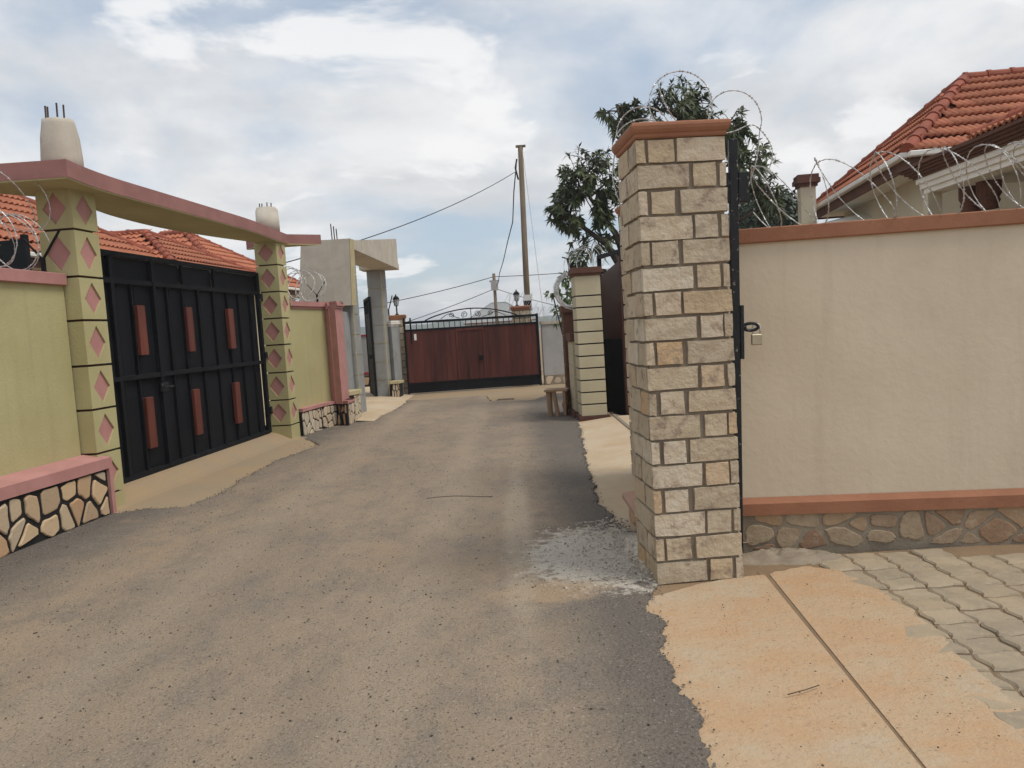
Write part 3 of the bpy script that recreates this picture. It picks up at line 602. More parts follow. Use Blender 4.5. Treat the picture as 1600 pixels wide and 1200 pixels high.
def diamond_pillar(label, s0, s1, t0, t1, zs, group, nodia=0):
    t = thing('gate_pillar', label, 'pillar', LA, LRZ, group)
    MB().box(t0+.035, t1-.035, s0+.035, s1-.035, -.05, zs[-1]).build('core', grout, t)
    for i in range(len(zs) - 1):
        z0, z1 = zs[i] + (.011 if i else -.05), zs[i+1] - (.011 if i < len(zs) - 2 else 0)
        b = MB(); b.add([(t0,s0,z0),(t1,s0,z0),(t1,s1,z0),(t0,s1,z0),(t0,s0,z1),(t1,s0,z1),(t1,s1,z1),(t0,s1,z1)], [(0,3,2,1),(4,5,6,7)])
        dia = []
        for f_ in range(4):
            if f_ == 0: P = lambda a, z, k: (t0 + a, s0 + k, z); W = t1 - t0
            elif f_ == 1: P = lambda a, z, k: (t1 - k, s0 + a, z); W = s1 - s0
            elif f_ == 2: P = lambda a, z, k: (t1 - a, s1 - k, z); W = t1 - t0
            else: P = lambda a, z, k: (t0 + k, s1 - a, z); W = s1 - s0
            H = z1 - z0; c_ = (z0 + z1) / 2
            if i == 0 or H < .3 or (f_ == 0 and z0 < nodia): b.add([P(0,z0,0),P(W,z0,0),P(W,z1,0),P(0,z1,0)], [(0,1,2,3)]); continue
            hw, hh = W * .345, min(H * .40, .17)
            dm = [(W/2, c_-hh), (W/2+hw, c_), (W/2, c_+hh), (W/2-hw, c_)]
            o = [P(0,z0,0),P(W/2,z0,0),P(W,z0,0),P(W,c_,0),P(W,z1,0),P(W/2,z1,0),P(0,z1,0),P(0,c_,0)]
            b.add(o + [P(a, z, 0) for a, z in dm] + [P(a, z, .02) for a, z in dm],
                  [(0,1,8,11,7),(1,2,3,9,8),(3,4,5,10,9),(5,6,7,11,10)] + [(8+k, 8+(k+1)%4, 12+(k+1)%4, 12+k) for k in range(4)])
            dia.append([P(a, z, .0165) for a, z in dm])
        o = b.build('block', green, t)
        for q in dia:
            d_ = MB().add(q, [(0,1,2,3)]); d_.build('diamond', pink, o)
    return t
diamond_pillar('near olive gate pillar with pink diamond insets, at the left end of the black gate', -.30, .06, -.32, .03, [0,.19,.60,1.02,1.44,1.87,2.28,2.72,3.10], 'olive gate pillars with diamonds', 2.25)
diamond_pillar('far olive gate pillar with pink diamond insets, at the right end of the black gate', 4.40, 4.75, -.32, .03, [0,.25,.65,1.08,1.51,1.92,2.33,2.74,3.10], 'olive gate pillars with diamonds')
cn = thing('gate_canopy', 'curved pink and olive concrete canopy over the black gate', 'canopy', LA, LRZ)
def spline(pts, n):
    out = []
    P = [pts[0]] + pts + [pts[-1]]
    for i in range(1, len(P) - 2):
        for k in range(n):
            t_ = k / n; a, b_, c_, d_ = P[i-1], P[i], P[i+1], P[i+2]
            out.append(tuple(.5*((2*b_[j]) + (-a[j]+c_[j])*t_ + (2*a[j]-5*b_[j]+4*c_[j]-d_[j])*t_*t_ + (-a[j]+3*b_[j]-3*c_[j]+d_[j])*t_**3) for j in (0,1)))
    return out + [pts[-1]]
outer = spline([(.30,-.70),(.235,-.3),(.20,.2),(.20,1.0),(.20,2.2),(.19,3.2),(.10,4.2),(.04,4.85)], 5) + [(.47,5.20)]
inner = [(-.78,5.15)] + spline([(-.30,4.65),(-.30,4.2),(-.48,3.3),(-.60,2.3),(-.56,1.3),(-.44,.6),(-.42,0)], 5) + [(-.95,-.80)]
plan = outer + inner
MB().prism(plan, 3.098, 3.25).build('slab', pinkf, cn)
soff = [(x * .985 - .004, y * .998 + .003) for x, y in plan]
MB().prism(soff, 3.086, 3.0985).build('soffit', green, cn)
for s_, h_, top in ((-.12, 3.77, .135), (4.57, 3.64, .15)):
    prof = [(.178,3.25),(.176,3.4),(.165,3.6),(top+.008,h_-.05),(top,h_-.012),(top*.55,h_),(.01,h_+.004)]
    st = MB().lathe([(r_, z) for r_, z in prof], -.14, s_, 32); st.v = [(x + rnd.uniform(-.004,.004), y + rnd.uniform(-.004,.004), z + (rnd.uniform(-.012,.012) if z > h_-.03 else 0)) for x, y, z in st.v]
    so = st.build('column_stub', concrete, cn, smooth=True)
    for dx, dy, e in ((-.10,-.03,.13),(-.035,-.09,.10),(.03,-.05,.14),(.09,-.04,.12)):
        k = 1 if s_ < 0 else .5
        MB().tube([(-.14+dx,s_+dy,h_-.05),(-.14+dx+.005,s_+dy,h_+e*k)], .009, 6).build('rebar', rebarm, so)

# the black gate
gt = thing('metal_gate', 'wide black sheet-metal gate with red-brown wooden bars between the olive pillars', 'gate', LA, LRZ)
gt0 = -.30
def gbox(s0, s1, z0, z1, d0=0, d1=.04): return MB().box(gt0+d0-.03, gt0+d1-.03, s0, s1, z0, z1)
gbox(.08,.16,.16,2.63,0,.05).build('stile', blackm, gt); gbox(4.30,4.38,.16,2.63,0,.05).build('stile', blackm, gt)
gbox(1.44,1.50,.16,2.63,.0,.055).build('stile', blackm, gt); gbox(.66,.72,.16,2.63,.0,.045).build('stile', blackm, gt)
for z0, z1, d in ((.13,.20,.052),(1.235,1.285,.048),(2.29,2.345,.048),(2.58,2.635,.052)): gbox(.16,4.30,z0,z1,.002,d).build('rail', blackm, gt)
ribs = [.16,.72,1.05,1.47,1.78,2.13,2.52,2.93,3.33,3.68,4.05,4.30]
for i in range(len(ribs) - 1):
    a, b_ = ribs[i], ribs[i+1]
    for z0, z1 in ((.2,1.235),(1.285,2.29)):
        MB().add([(gt0-.03+k, s, z) for z in (z0, z1) for s, k in ((a,-.035),(a+.05,-.035),(a+.085,.0),(b_-.03,.0),(b_,-.035))], [(k, k+1, k+6, k+5) for k in range(4)]).build('panel', perf, gt)
for a, b_ in ((.16,1.44),(1.50,2.13),(2.17,2.95),(2.99,4.30)): MB().box(gt0-.045,gt0-.03,a,b_,2.345,2.58).build('panel', perf, gt)
for s in (2.13,2.95): gbox(s,s+.04,2.345,2.58,.002,.046).build('rib', blackm, gt)
for s in (1.78,2.13,2.52,2.93,3.33,3.68,4.05,1.05): gbox(s-.012,s+.012,.2,2.29,-.02,.03).build('rib', blackm, gt)
for s in (1.07,2.12,3.25):
    gbox(s,s+.15,1.50,2.06,.012,.065).build('wooden_bar', redwood, gt, bevel=.005); gbox(s,s+.15,.44,1.02,.012,.065).build('wooden_bar', redwood, gt, bevel=.005)

for z in (.45,1.3,2.2): gbox(4.345,4.40,z,z+.11,.03,.085).build('hinge', chipm, gt, bevel=.004)
gbox(1.40,1.54,1.06,1.16,.05,.075).build('latch', chipm, gt, bevel=.004); MB().tube([(gt0+.06,1.42,1.11),(gt0+.06,1.62,1.11)], .010, 6).build('bolt', chipm, gt)
# Y brackets
def ybracket(parent, x, y, z, along, h=.20, sp=.16, m=blackm):
    b = MB(); b.beam((x,y,z-.03),(x,y,z+h*.55),.03,.03)
    b.beam((x,y,z+h*.5),(x+along[0]*sp,y+along[1]*sp,z+h*1.5),.028,.012); b.beam((x,y,z+h*.5),(x-along[0]*sp,y-along[1]*sp,z+h*1.35),.028,.012)
    return b.build('wire_bracket', m, parent)
ybracket(lw, -.22, -.42, 2.31, (.98,.2), .26, .17)
coil('razor_wire', 'razor wire coils on the green wall in front of the near diamond pillar', [wpt(LA,LRZ,-.22,-.62,2.56), wpt(LA,LRZ,-.22,-2.6,2.60)], .245, .24, 9, 'razor wire coils on the walls', jitter=.2, wr=.0042, barb=.06)
coil('razor_wire', 'upper stray razor wire loop hanging near the pink canopy corner', [wpt(LA,LRZ,-.2,-.55,2.92), wpt(LA,LRZ,-.25,-1.7,3.05)], .22, .55, 10, 'razor wire coils on the walls', jitter=.2, phase=1.5, wr=.004, barb=.06)

# second green wall with the pink pilaster
w2 = thing('boundary_wall', 'olive green wall with broad pink corner pilaster beyond the black gate', 'wall')
def strip(pts, z0, z1, th, name, m, parent, bevel=0):
    """vertical strip along a plan polyline, thickness th to the left of travel"""
    n = len(pts); L = []
    for i, p in enumerate(pts):
        a = Vector((*pts[max(i-1,0)],0)); b_ = Vector((*pts[min(i+1,n-1)],0)); d = (b_-a).normalized(); L.append((p[0] - d.y*th, p[1] + d.x*th))
    return MB().prism(list(pts) + L[::-1], z0, z1).build(name, m, parent, bevel)
curve = spline([(-3.50,12.38),(-3.43,12.85),(-3.34,13.3),(-3.22,13.62)], 5)
pil = [(-3.22,13.62),(-3.10,13.50),(-2.99,13.42),(-2.985,13.5),(-2.975,13.95)]
strip(curve, .4, 2.08, .15, 'panel', green, w2)
strip(pil, .4, 2.08, .14, 'pilaster', pink, w2)
off = lambda pts, o: [(x + o, y - o * .25) for x, y in pts]
both = curve[:-1] + pil
for z0, z1, o in ((2.08,2.12,.02),(2.12,2.17,.045),(2.17,2.20,.03)): strip(off(both, o), z0+.0005, z1, .2, 'coping', pink, w2)
strip(off(both, .075), -.1, .40, .15, 'plinth_backing', blackjoint, w2)
strip(off(both, .105), .401, .455, .2, 'plinth_band', pink, w2)
pb = off(both, .077)
def face_stones(pts, z0, H, sx, sy, seed, joint, m, parent, proud=.012):
    for i in range(len(pts) - 1):
        a = Vector((*pts[i], z0)); b_ = Vector((*pts[i+1], z0)); d = (b_ - a); W = d.length; d.normalize()
        if W < .06: continue
        stones(parent, fr(a, d, (0,0,1), (d.y,-d.x,0)), W, H, min(sx, W), sy, seed + i, joint, m, proud)
face_stones([pb[0], pb[8], pb[15]], 0, .395, .14, .17, 50, .022, palestone, w2)
face_stones([pb[15], pb[17]], 0, .395, .15, .2, 60, .03, crazy, w2)
face_stones([pb[18], pb[19]], 0, .395, .12, .2, 70, .022, palestone, w2)
ybracket(w2, -3.33, 13.62, 2.2, (.9,.2), .26, .19)
coil('razor_wire', 'razor wire coils on the second green wall before the concrete slab', [(-3.60,12.5,2.47),(-3.5,13.0,2.47),(-3.36,13.75,2.47)], .25, .26, 12, 'razor wire coils on the walls', jitter=.25, barb=.06, wr=.0045)

# ------------------------------------------------------------------ grey gateway beyond
gw = thing('boundary_wall', 'short grey wall stub with pale yellow capped stone plinth beyond the pink pilaster', 'wall')
MB().box(-3.35,-3.10,13.97,15.1,0,2.05).build('panel', greyp, gw)
MB().box(-3.0,-2.9,13.97,14.55,-.1,.50).build('plinth', blackjoint, gw)
MB().prism([(-3.12,13.96),(-2.97,13.96),(-2.86,14.15),(-2.86,14.57),(-3.12,14.57)], .50, .57).build('plinth_cap', yellowp, gw)
face_stones([(-2.9,13.98),(-2.9,14.54)], 0, .49, .10, .17, 80, .02, palestone, gw)
def grey_pillar(label, x0, x1, y0, y1, h, seg):
    t = thing('gate_pillar', label, 'pillar', ((x0+x1)/2,(y0+y1)/2,0), R(-5), 'grey gate pillars with yellow grooves'); wx, wy = (x1-x0)/2, (y1-y0)/2
    MB().box(-wx+.012,wx-.012,-wy+.012,wy-.012,-.05,h).build('core', yellowp, t)
    n = int(h / seg)
    for i in range(n):
        z0 = i * h / n; z1 = (i+1) * h / n
        c_ = .06
        MB().prism([(-wx,-wy),(wx-c_,-wy),(wx-.018,-wy+.018),(wx,-wy+c_),(wx,wy),(-wx,wy)], z0 + (.009 if i else -.05), z1 - .009).build('block', greyp, t)
    return t
grey_pillar('far grey gate pillar with pale grooves under the curved concrete canopy', -3.37, -3.0, 18.95, 19.35, 3.16, .40)
grey_pillar('near grey gate pillar with pale grooves below the big concrete slab', -3.22, -2.985, 15.12, 15.5, 3.2, .40)
cc = thing('gate_canopy', 'concrete canopy with big square drop slab and curved soffit over the grey gateway', 'canopy')
sb_ = MB().add([(-3.86,14.86,3.44),(-2.93,14.86,3.44),(-2.985,14.86,2.17),(-4.0,14.86,2.19),(-3.86,15.09,3.44),(-2.89,15.09,3.44),(-2.94,15.09,2.17),(-4.0,15.09,2.19)], [(0,3,2,1),(4,5,6,7),(0,1,5,4),(2,3,7,6),(0,4,7,3)]); sb_.build('drop_slab', concrete, cc)
sb_ = MB().add([(-2.925,14.862,3.438),(-2.885,15.09,3.438),(-2.937,15.09,2.172),(-2.98,14.862,2.172)], [(0,1,2,3)]); sb_.build('slab_edge', yellowp, cc)
# lane-side fascia rising to the far end, curved lower edge
n = 14; top = []; bot = []
for i in range(n + 1):
    k = i / n; y = 15.1 + k * 3.95; x = -2.89 + .28 * k
    zt = 3.43 + .46 * k; zb = 3.24 - .09 * k if k > .8 else (3.24 - .02 * k + .16 * math.sin(math.pi * min(1, k / .95)) * .0)
    zb = 3.25 + (3.16 - 3.25) * k
    top.append((x, y, zt)); bot.append((x, y, zb))
fv = top + bot; ff = [(i, i+1, n+2+i, n+1+i) for i in range(n)]
bx = [(x - .45 - .5 * (1 - k / n) * .3, y, z) for k, (x, y, z) in enumerate(top)]; bb = [(x - .62, y, 3.165) for x, y, z in bot]
o = len(fv); fv += bx + bb
ff += [(i+1, i, o+i, o+i+1) for i in range(n)] + [(n+1+i, n+2+i, o+n+2+i, o+n+1+i) for i in range(n)] + [(o+i, o+n+1+i, o+n+2+i, o+i+1) for i in range(n)] + [(0, n+1, o+n+1, o), (n, o+n, o+2*n+1, 2*n+1)]
mm = MB().add(fv, ff); mm.build('fascia', concrete, cc)
MB().box(-3.52,-2.64,18.75,19.4,3.162,3.3).build('end_slab', concrete, cc)
for dx in (0,.05,.10): MB().tube([(-3.35+dx,15.3,3.3),(-3.36+dx,15.3,3.80-dx)], .012, 5).build('rebar', rebarm, cc)
gl = thing('metal_gate', 'open black metal gate leaf beside the far grey pillar', 'gate', (-3.36,18.93,0), R(15))
for a, b_, z0, z1 in ((-.03,.03,.04,2.5),(-.03,.03,.04,2.5)): pass
MB().box(-.03,.03,0,.06,.04,2.52).build('stile', blackm, gl); MB().box(-.03,.03,1.44,1.5,.04,2.52).build('stile', blackm, gl)
for z in (.04,2.05,2.46): MB().box(-.028,.028,.06,1.44,z,z+.06).build('rail', blackm, gl)
MB().box(-.012,.012,.06,1.44,.1,2.05).build('panel', blackm, gl)
MB().box(-.10,-.03,.0,.05,1.0,1.1).build('lock', blackm, gl)
for s in (.4,.75,1.1): MB().box(-.015,.015,s,s+.03,2.11,2.46).build('bar', blackm, gl)
rwall = thing('boundary_wall', 'grey compound wall with thin red coping seen through the grey gateway', 'wall', (-7,24.2,0), R(2))
MB().box(0,3.4,0,.2,.3,1.56).build('panel', greyp, rwall); MB().box(-.02,3.42,-.03,.22,1.56,1.62).build('coping', redtrim, rwall); MB().box(0,3.4,-.04,.2,.36,.43).build('band', redtrim, rwall)
MB().box(0,3.4,-.02,.2,-.05,.30).build('plinth_backing', blackjoint, rwall); stones(rwall, fr((2.2,-.02,.0),(1,0,0),(0,0,1),(0,-1,0)), 1.2, .3, .24, .28, 90, .05, crazy, .012)
gc = thing('boundary_wall', 'rounded grey wall end with stepped cream coping beside the far stone pillar', 'wall')
MB().prism([(-3.0,19.2),(-2.9,19.12),(-2.80,19.2),(-2.76,19.4),(-2.8,20.5),(-3.0,20.5)], 0, 1.76).build('panel', greyp, gc)
for z, o_ in ((1.76,.0),(1.81,.03),(1.86,.01)): MB().prism([(-3.0-o_,19.2),(-2.9,19.12-o_),(-2.80+o_,19.2-o_),(-2.76+o_,19.4),(-2.8+o_,20.5),(-3.0,20.5)], z+.001, z+.045).build('coping', whitep, gc)
MB().prism([(-2.95,18.75),(-2.75,18.75),(-2.72,19.1),(-2.95,19.1)], 0, .36).build('plinth', blackjoint, gc)
MB().prism([(-2.98,18.7),(-2.74,18.7),(-2.68,19.12),(-2.98,19.12)], .36, .42).build('plinth_cap', yellowp, gc)
face_stones([(-2.95,18.745),(-2.75,18.745)], 0, .355, .06, .16, 95, .018, palestone, gc)

# ------------------------------------------------------------------ far gate
stone_pillar('stone_pillar', 'far stone pillar with lantern at the left of the brown plank gate', (-2.99,19.62,0), R(2), .34, .36, 1.93, 11, terra, 'stone pillars of the far gate', 13, sm=block, jw=.03, caph=.12)
stone_pillar('stone_pillar', 'far stone pillar rising behind the right end of the brown plank gate', (.14,20.12,0), R(4), .42, .36, 1.98, 10, terra, 'stone pillars of the far gate', 14, sm=block, jw=.03, caph=.12)
FG = Vector((-2.638,19.383,0)); FZ = math.atan2(19.766-19.383, .772+2.638); FW = 3.43
fg = thing('plank_gate', 'low brown plank gate in black steel frame with scrollwork arch at the lane end', 'gate', FG, FZ)
MB().box(0,.05,-.03,.03,.03,1.95).build('stile', blackm, fg); MB().box(FW-.06,FW,-.03,.03,.03,1.87).build('stile', blackm, fg)
MB().box(.05,FW-.06,-.028,.028,.05,.09).build('rail', blackm, fg); MB().box(.05,FW-.06,-.026,.026,.27,.31).build('rail', blackm, fg)
MB().box(.05,FW-.06,-.028,.028,1.61,1.66).build('rail', blackm, fg); MB().box(.05,FW-.06,-.028,.028,1.80,1.86).build('rail', blackm, fg)
MB().box(.05,FW-.06,-.01,.01,.09,.27).build('kick_plate', blackm, fg)
npk = 24; pwid = (FW - .11) / npk
for i in range(npk): MB().box(.05+i*pwid+.0015, .05+(i+1)*pwid-.0015, -.016+rnd.uniform(-.003,.003), .012, .31, 1.61).build('plank', plank, fg)
MB().box(.05,FW-.06,.0125,.02,.31,1.61).build('backing_sheet', blackm, fg)
for i in range(1, 24): x = .05 + i * (FW - .11) / 24; MB().box(x-.009,x+.009,-.009,.009,1.66,1.80).build('bar', blackm, fg)
MB().box(.16,.20,-.03,.03,1.3,1.95).build('drop_post', blackm, fg)
arch = [(.55+ 2.35*k/20, 0, 1.86 + .24*math.sin(math.pi*k/20)**.85) for k in range(21)]
MB().tube(arch, .016, 6).build('arch', blackm, fg)
MB().tube([(1.72,0,1.86),(1.72,0,2.10)], .01, 5).build('arch_stay', blackm, fg)
def scroll(x, z, r0, turns, s, st=0):
    return [(x + s * r0 * (1 - k/26*.75) * math.cos(st + k/26*turns*2*math.pi), 0, z + r0 * (1 - k/26*.75) * math.sin(st + k/26*turns*2*math.pi)) for k in range(27)]
for x, s in ((1.22,1),(1.56,-1),(1.88,1),(2.22,-1)): MB().tube(scroll(x, 1.955, .085 if abs(x-1.72) < .3 else .07, 1.6, s, -1.2), .009, 5).build('scroll', blackm, fg)
for pts in ([(.95,0,1.87),(1.15,0,1.99),(1.33,0,1.9),(1.42,0,1.88)], [(2.0,0,1.88),(2.12,0,1.9),(2.35,0,1.98),(2.6,0,1.87)]): MB().tube([(x, 0, z) for x, z in spline([(p[0], p[2]) for p in pts], 5)], .009, 5).build('scroll', blackm, fg)
MB().box(1.30,1.345,-.034,-.018,.31,1.61).build('wicket_stile', plank, fg); MB().box(1.98,2.02,-.034,-.018,.31,1.61).build('wicket_stile', plank, fg); MB().box(1.345,1.98,-.034,-.018,1.55,1.61).build('wicket_rail', plank, fg)
MB().box(1.86,1.96,-.05,-.02,.78,.90).build('lock_box', blackm, fg)
MB().box(.25,.31,-.022,-.018,1.38,1.54).build('notice', signw, fg)
def lantern(label, x, y, z, stem, group='black lanterns on the far gate pillars'):
    t = thing('lantern', label, 'lantern', (x, y, z), 0, group)
    MB().lathe([(.05,0),(.05,.02),(.022,.03),(.018,stem*.6),(.028,stem*.65),(.018,stem*.7),(.018,stem),(.05,stem+.02)], n=10).build('stem', blackm, t)
    h0 = stem + .02
    MB().lathe([(.045,h0),(.07,h0+.16)], n=6).build('glass', glassm, t)
    MB().lathe([(.085,h0+.16),(.09,h0+.175),(.05,h0+.235),(.015,h0+.25),(.018,h0+.275),(.004,h0+.30)], n=6).build('hood', blackm, t)
    for k in range(6):
        a = k * math.pi / 3; MB().tube([(.048*math.cos(a),.048*math.sin(a),h0),(.073*math.cos(a),.073*math.sin(a),h0+.165)], .007, 4).build('cage_bar', blackm, t)
lantern('black carriage lantern on the far stone pillar left of the plank gate', -2.83, 19.78, 2.05, .22)
lantern('black carriage lantern on the far stone pillar right of the plank gate', .26, 20.25, 2.10, .12)
yb = thing('wire_bracket', 'thin black Y-shaped wire bracket behind the left lantern of the far gate', 'bracket', (-3.1,20.2,0))
MB().tube([(0,0,0),(0,0,2.2)], .02, 5).build('stem', blackm, yb); MB().tube([(0,0,2.2),(-.2,0,2.45)], .015, 5).build('arm', blackm, yb); MB().tube([(0,0,2.2),(.12,0,2.58)], .015, 5).build('arm', blackm, yb)
fw = thing('boundary_wall', 'pale grey wall with stone plinth right of the far plank gate', 'wall', (.86,19.9,0), FZ)
MB().box(0,3.5,0,.2,.2,1.58).build('panel', lgreyp, fw); MB().box(-.02,3.5,-.03,.23,1.58,1.66).build('coping', concrete, fw); MB().box(0,3.5,-.04,.19,-.05,.26).build('plinth', mortar2, fw)
stones(fw, fr((0,-.04,0),(1,0,0),(0,0,1),(0,-1,0)), 1.4, .26, .24, .2, 101, .045, palestone, .01, rounds=2, k=.25)
coil('razor_wire', 'thin razor wire along the far grey wall right of the plank gate', [(.5,20.3,1.88),(2.4,20.5,1.88)], .17, .2, 17, 'razor wire coils on the walls', barb=.2, wr=.005)
coil('razor_wire', 'thin razor wire loops around the right lantern of the far gate', [(-.05,20.35,2.22),(.75,20.4,2.2)], .22, .2, 18, 'razor wire coils on the walls', barb=.2, wr=.004)

# ------------------------------------------------------------------ cream pillar and gate on the right
cpz = R(3)
cpil = thing('gate_pillar', 'cream gate pillar with black grooves and brown cap on the right of the lane', 'pillar', (1.07,12.0,0), cpz)
MB().box(.012,.388,.012,.40,-.05,2.28).build('core', grout if False else blackjoint, cpil)
zz = [.10] + [.10 + .197 * i for i in range(1, 10)] + [2.0, 2.28]
zz = [.08,.27,.46,.65,.84,1.03,1.22,1.41,1.60,1.79,1.97,2.28]
for i in range(len(zz) - 1): MB().box(0,.40,0,.41,zz[i]+.011,zz[i+1]-(.011 if i < len(zz)-2 else 0)).build('block', creamp, cpil, bevel=.003)
for z0, z1, o_ in ((2.28,2.32,.02),(2.32,2.37,.045),(2.37,2.41,.03)): MB().box(-o_,.40+o_,-o_,.41+o_,z0+.0005,z1).build('cap', brownp, cpil)
MB().box(-.04,.44,-.03,.45,-.05,.085).build('base', brownp, cpil)
cst = thing('boundary_wall', 'low cream wall with brown coping joining the cream pillar to the brown post', 'wall', (1.07,12.0,0), cpz)
for i in range(6): MB().box(-.03,.30,.47,1.02,.12+i*.19+.004,.12+(i+1)*.19-.004).build('block', creamp, cst)
MB().box(-.02,.29,.475,1.015,0,1.27).build('core', whitep, cst)
MB().box(-.06,.33,.46,1.03,1.262,1.40).build('coping', brownp, cst); MB().box(-.07,.33,.46,1.03,-.05,.118).build('base', brownp, cst)
bp = thing('brown_post', 'plain dark brown plastered post behind the cream pillar', 'post', (.94,13.1,0), cpz)
MB().box(0,.22,0,.25,0,1.74).build('shaft', brownp, bp); MB().box(-.025,.245,-.025,.275,1.74,1.86).build('cap', brownp, bp, bevel=.008)
MB().box(-.06,.245,-.06,.275,-.05,.10).build('base', mortar2, bp)
MB().box(-.07,.25,-.07,.28,.10,.19).build('base_cap', brownp, bp)
for i in range(5): MB().box(-.005,.0,.01,.24,.35+i*.25,.365+i*.25).build('groove_strip', mortar, bp)
tg = thing('metal_gate', 'half-open black gate with dark brown panel between cream and stone pillars', 'gate', (1.83,12.0,0), R(14))
MB().box(-.03,.03,0,.06,.03,2.66).build('stile', blackm, tg); MB().box(-.03,.03,.98,1.04,.03,2.66).build('stile', blackm, tg)
for z in (.03,1.2,2.60): MB().box(-.028,.028,.06,.98,z,z+.06).build('rail', blackm, tg)
MB().box(-.014,.014,.06,.98,.09,1.2).build('lower_panel', blackm, tg)
dbrown = mat('dark_brown_sheet', (.05,.022,.018), (.07,.03,.024), scale=3, rough=.4, bump=.1)
MB().add([(-.014,.06,1.26),(.014,.06,1.26),(.014,.98,1.26),(-.014,.98,1.26),(-.014,.06,2.5),(.014,.06,2.5),(.014,.98,2.3),(-.014,.98,2.3)], [(0,3,2,1),(4,5,6,7),(0,1,5,4),(1,2,6,5),(2,3,7,6),(3,0,4,7)]).build('upper_panel', dbrown, tg)
MB().box(-.06,-.02,.0,.05,.09,2.55).build('cover_strip', dbrown, tg)
for z in (.5,1.1,1.6,2.1): MB().box(.03,.09,-.01,.05,z,z+.07).build('hinge', blackm, tg)
MB().tube([(0,.03,2.66),(-.02,.03,3.3)], .012, 5).build('aerial_rod', blackm, tg)
track = MB().box(1.55,1.60,8.0,12.4,.07,.085); tag(track.build('gate_track', mortar), 'thin dark gate track across the pale ramp behind the nearest stone pillar', 'track')
coil('razor_wire', 'bunched razor wire coil behind the cream pillar and brown post', [(1.10,12.75,2.10),(1.18,13.5,2.13)], .30, .11, 21, 'razor wire coils on the walls', jitter=.15, barb=.07, wr=.0045)
coil('razor_wire', 'loose razor wire rising above the cream pillar towards the mango tree', [(1.15,12.6,2.5),(1.55,13.6,2.65)], .25, .4, 22, 'razor wire coils on the walls', jitter=.2, barb=.07, wr=.0035)
# rough wooden stool
st = thing('wooden_stool', 'rough home-made wooden box stool against the brown post', 'stool', (.76,13.05,0), R(-12)); st.scale = (1.15, 1.15, 1.05)
MB().box(-.17,.17,-.17,.17,.41,.44).build('seat', wood, st); MB().box(.10,.14,-.15,.15,.02,.41).build('side_board', wood, st)
for x, y, k in ((-.12,-.13,.02),(-.03,-.14,.05),(-.12,.13,.0)): MB().beam((x,y,.41),(x+k,y-.02,.012),.035,.05).build('leg', wood, st)

# ------------------------------------------------------------------ houses
def tile_mesh(w, l, waves, th=.012, lift=.04, seg=5):
    n = waves * seg; m = MB(); v = []
    for yy, zz in ((0, lift), (l, 0)):
        for i in range(n + 1): v.append((w * i / n - w/2, yy, zz + .014 * math.cos(2*math.pi*waves*i/n + .6) * (w/waves/.1)))
    for i in range(n + 1): x, y, z = v[i]; v.append((x, .004, z - th * 2.2))
    f = [(i, i+1, n+2+i, n+1+i) for i in range(n)] + [(2*n+2+i, 2*n+3+i, i+1, i) for i in range(n)]
    m.add(v, f); me = bpy.data.meshes.new('tile'); me.from_pydata(m.v, [], m.f); me.polygons.foreach_set('use_smooth', [True] * n + [False] * n); me.materials.append(tile); return me, m
def inpoly(x, y, P):
    c = False; n = len(P)
    for i in range(n):
        (x0, y0), (x1, y1) = P[i], P[(i+1) % n]
        if (y0 > y) != (y1 > y) and x < (x1-x0)*(y-y0)/(y1-y0) + x0: c = not c
    return c
def roof_face(parent, O, ex, up, poly, w, l, waves, single, budget, jit=.004):
    """poly in (along eave, up slope) metres from O"""
    O = Vector(O); ex = Vector(ex).normalized(); up = Vector(up).normalized(); nz = ex.cross(up)
    if nz.z < 0: nz = -nz
    M3 = Matrix((ex, up, nz)).transposed()
    n = len(poly)
    rawmesh('roof_deck', [O + ex*a + up*b_ - nz*.012 for a, b_ in poly], [tuple(range(n))], deckm, parent)
    me, tm = tile_mesh(w, l * 1.06, waves); xs = [p[0] for p in poly]; ys = [p[1] for p in poly]; r = random.Random(len(bpy.data.objects)); joined = MB()
    j = 0
    while j * l < max(ys):
        i = int(min(xs) / w) - 1
        while i * w < max(xs):
            a, b_ = i * w + w/2, j * l
            if inpoly(a, min(b_ + l*.5, max(ys) - .01), poly):
                p = O + ex*a + up*(b_ - (.05 if j == 0 else 0)) + nz*(.004 + r.uniform(0, jit))
                if single and budget[0] > 0: linkmesh('tile', me, parent, p, M3); budget[0] -= 1
                else: joined.add([p + M3 @ Vector(q) for q in tm.v], tm.f)
            i += 1
        j += 1
    if joined.v:
        o = rawmesh('tiles', joined.v, joined.f, tile, parent); kind(o, 'stuff')
def ridge(parent, a, b_, r=.085, l=.32):
    a = Vector(a); b_ = Vector(b_); d = b_ - a; n = max(1, int(d.length / l)); d.normalize(); L = (b_ - a).length / n
    side = d.cross(Vector((0,0,1))).normalized(); up = side.cross(d)
    m = MB(); vs = []
    for yy, k in ((-.02, 1.12), (.03, 1.12), (.031, 1.0), (L, .9)):
        for q in range(9): t = math.pi * (q/8 * 1.3 - .15); vs.append((r*k*math.cos(t), yy, r*k*math.sin(t) - r*.25))
    m.add(vs, [(i*9+q, i*9+q+1, (i+1)*9+q+1, (i+1)*9+q) for i in range(3) for q in range(8)] + [tuple(range(9))])
    me = m.mesh('ridge_tile', smooth=False); me.materials.append(tiled); M3 = Matrix((side, d, up)).transposed()
    for i in range(n): linkmesh('ridge_tile', me, parent, a + d * (i * L), M3)
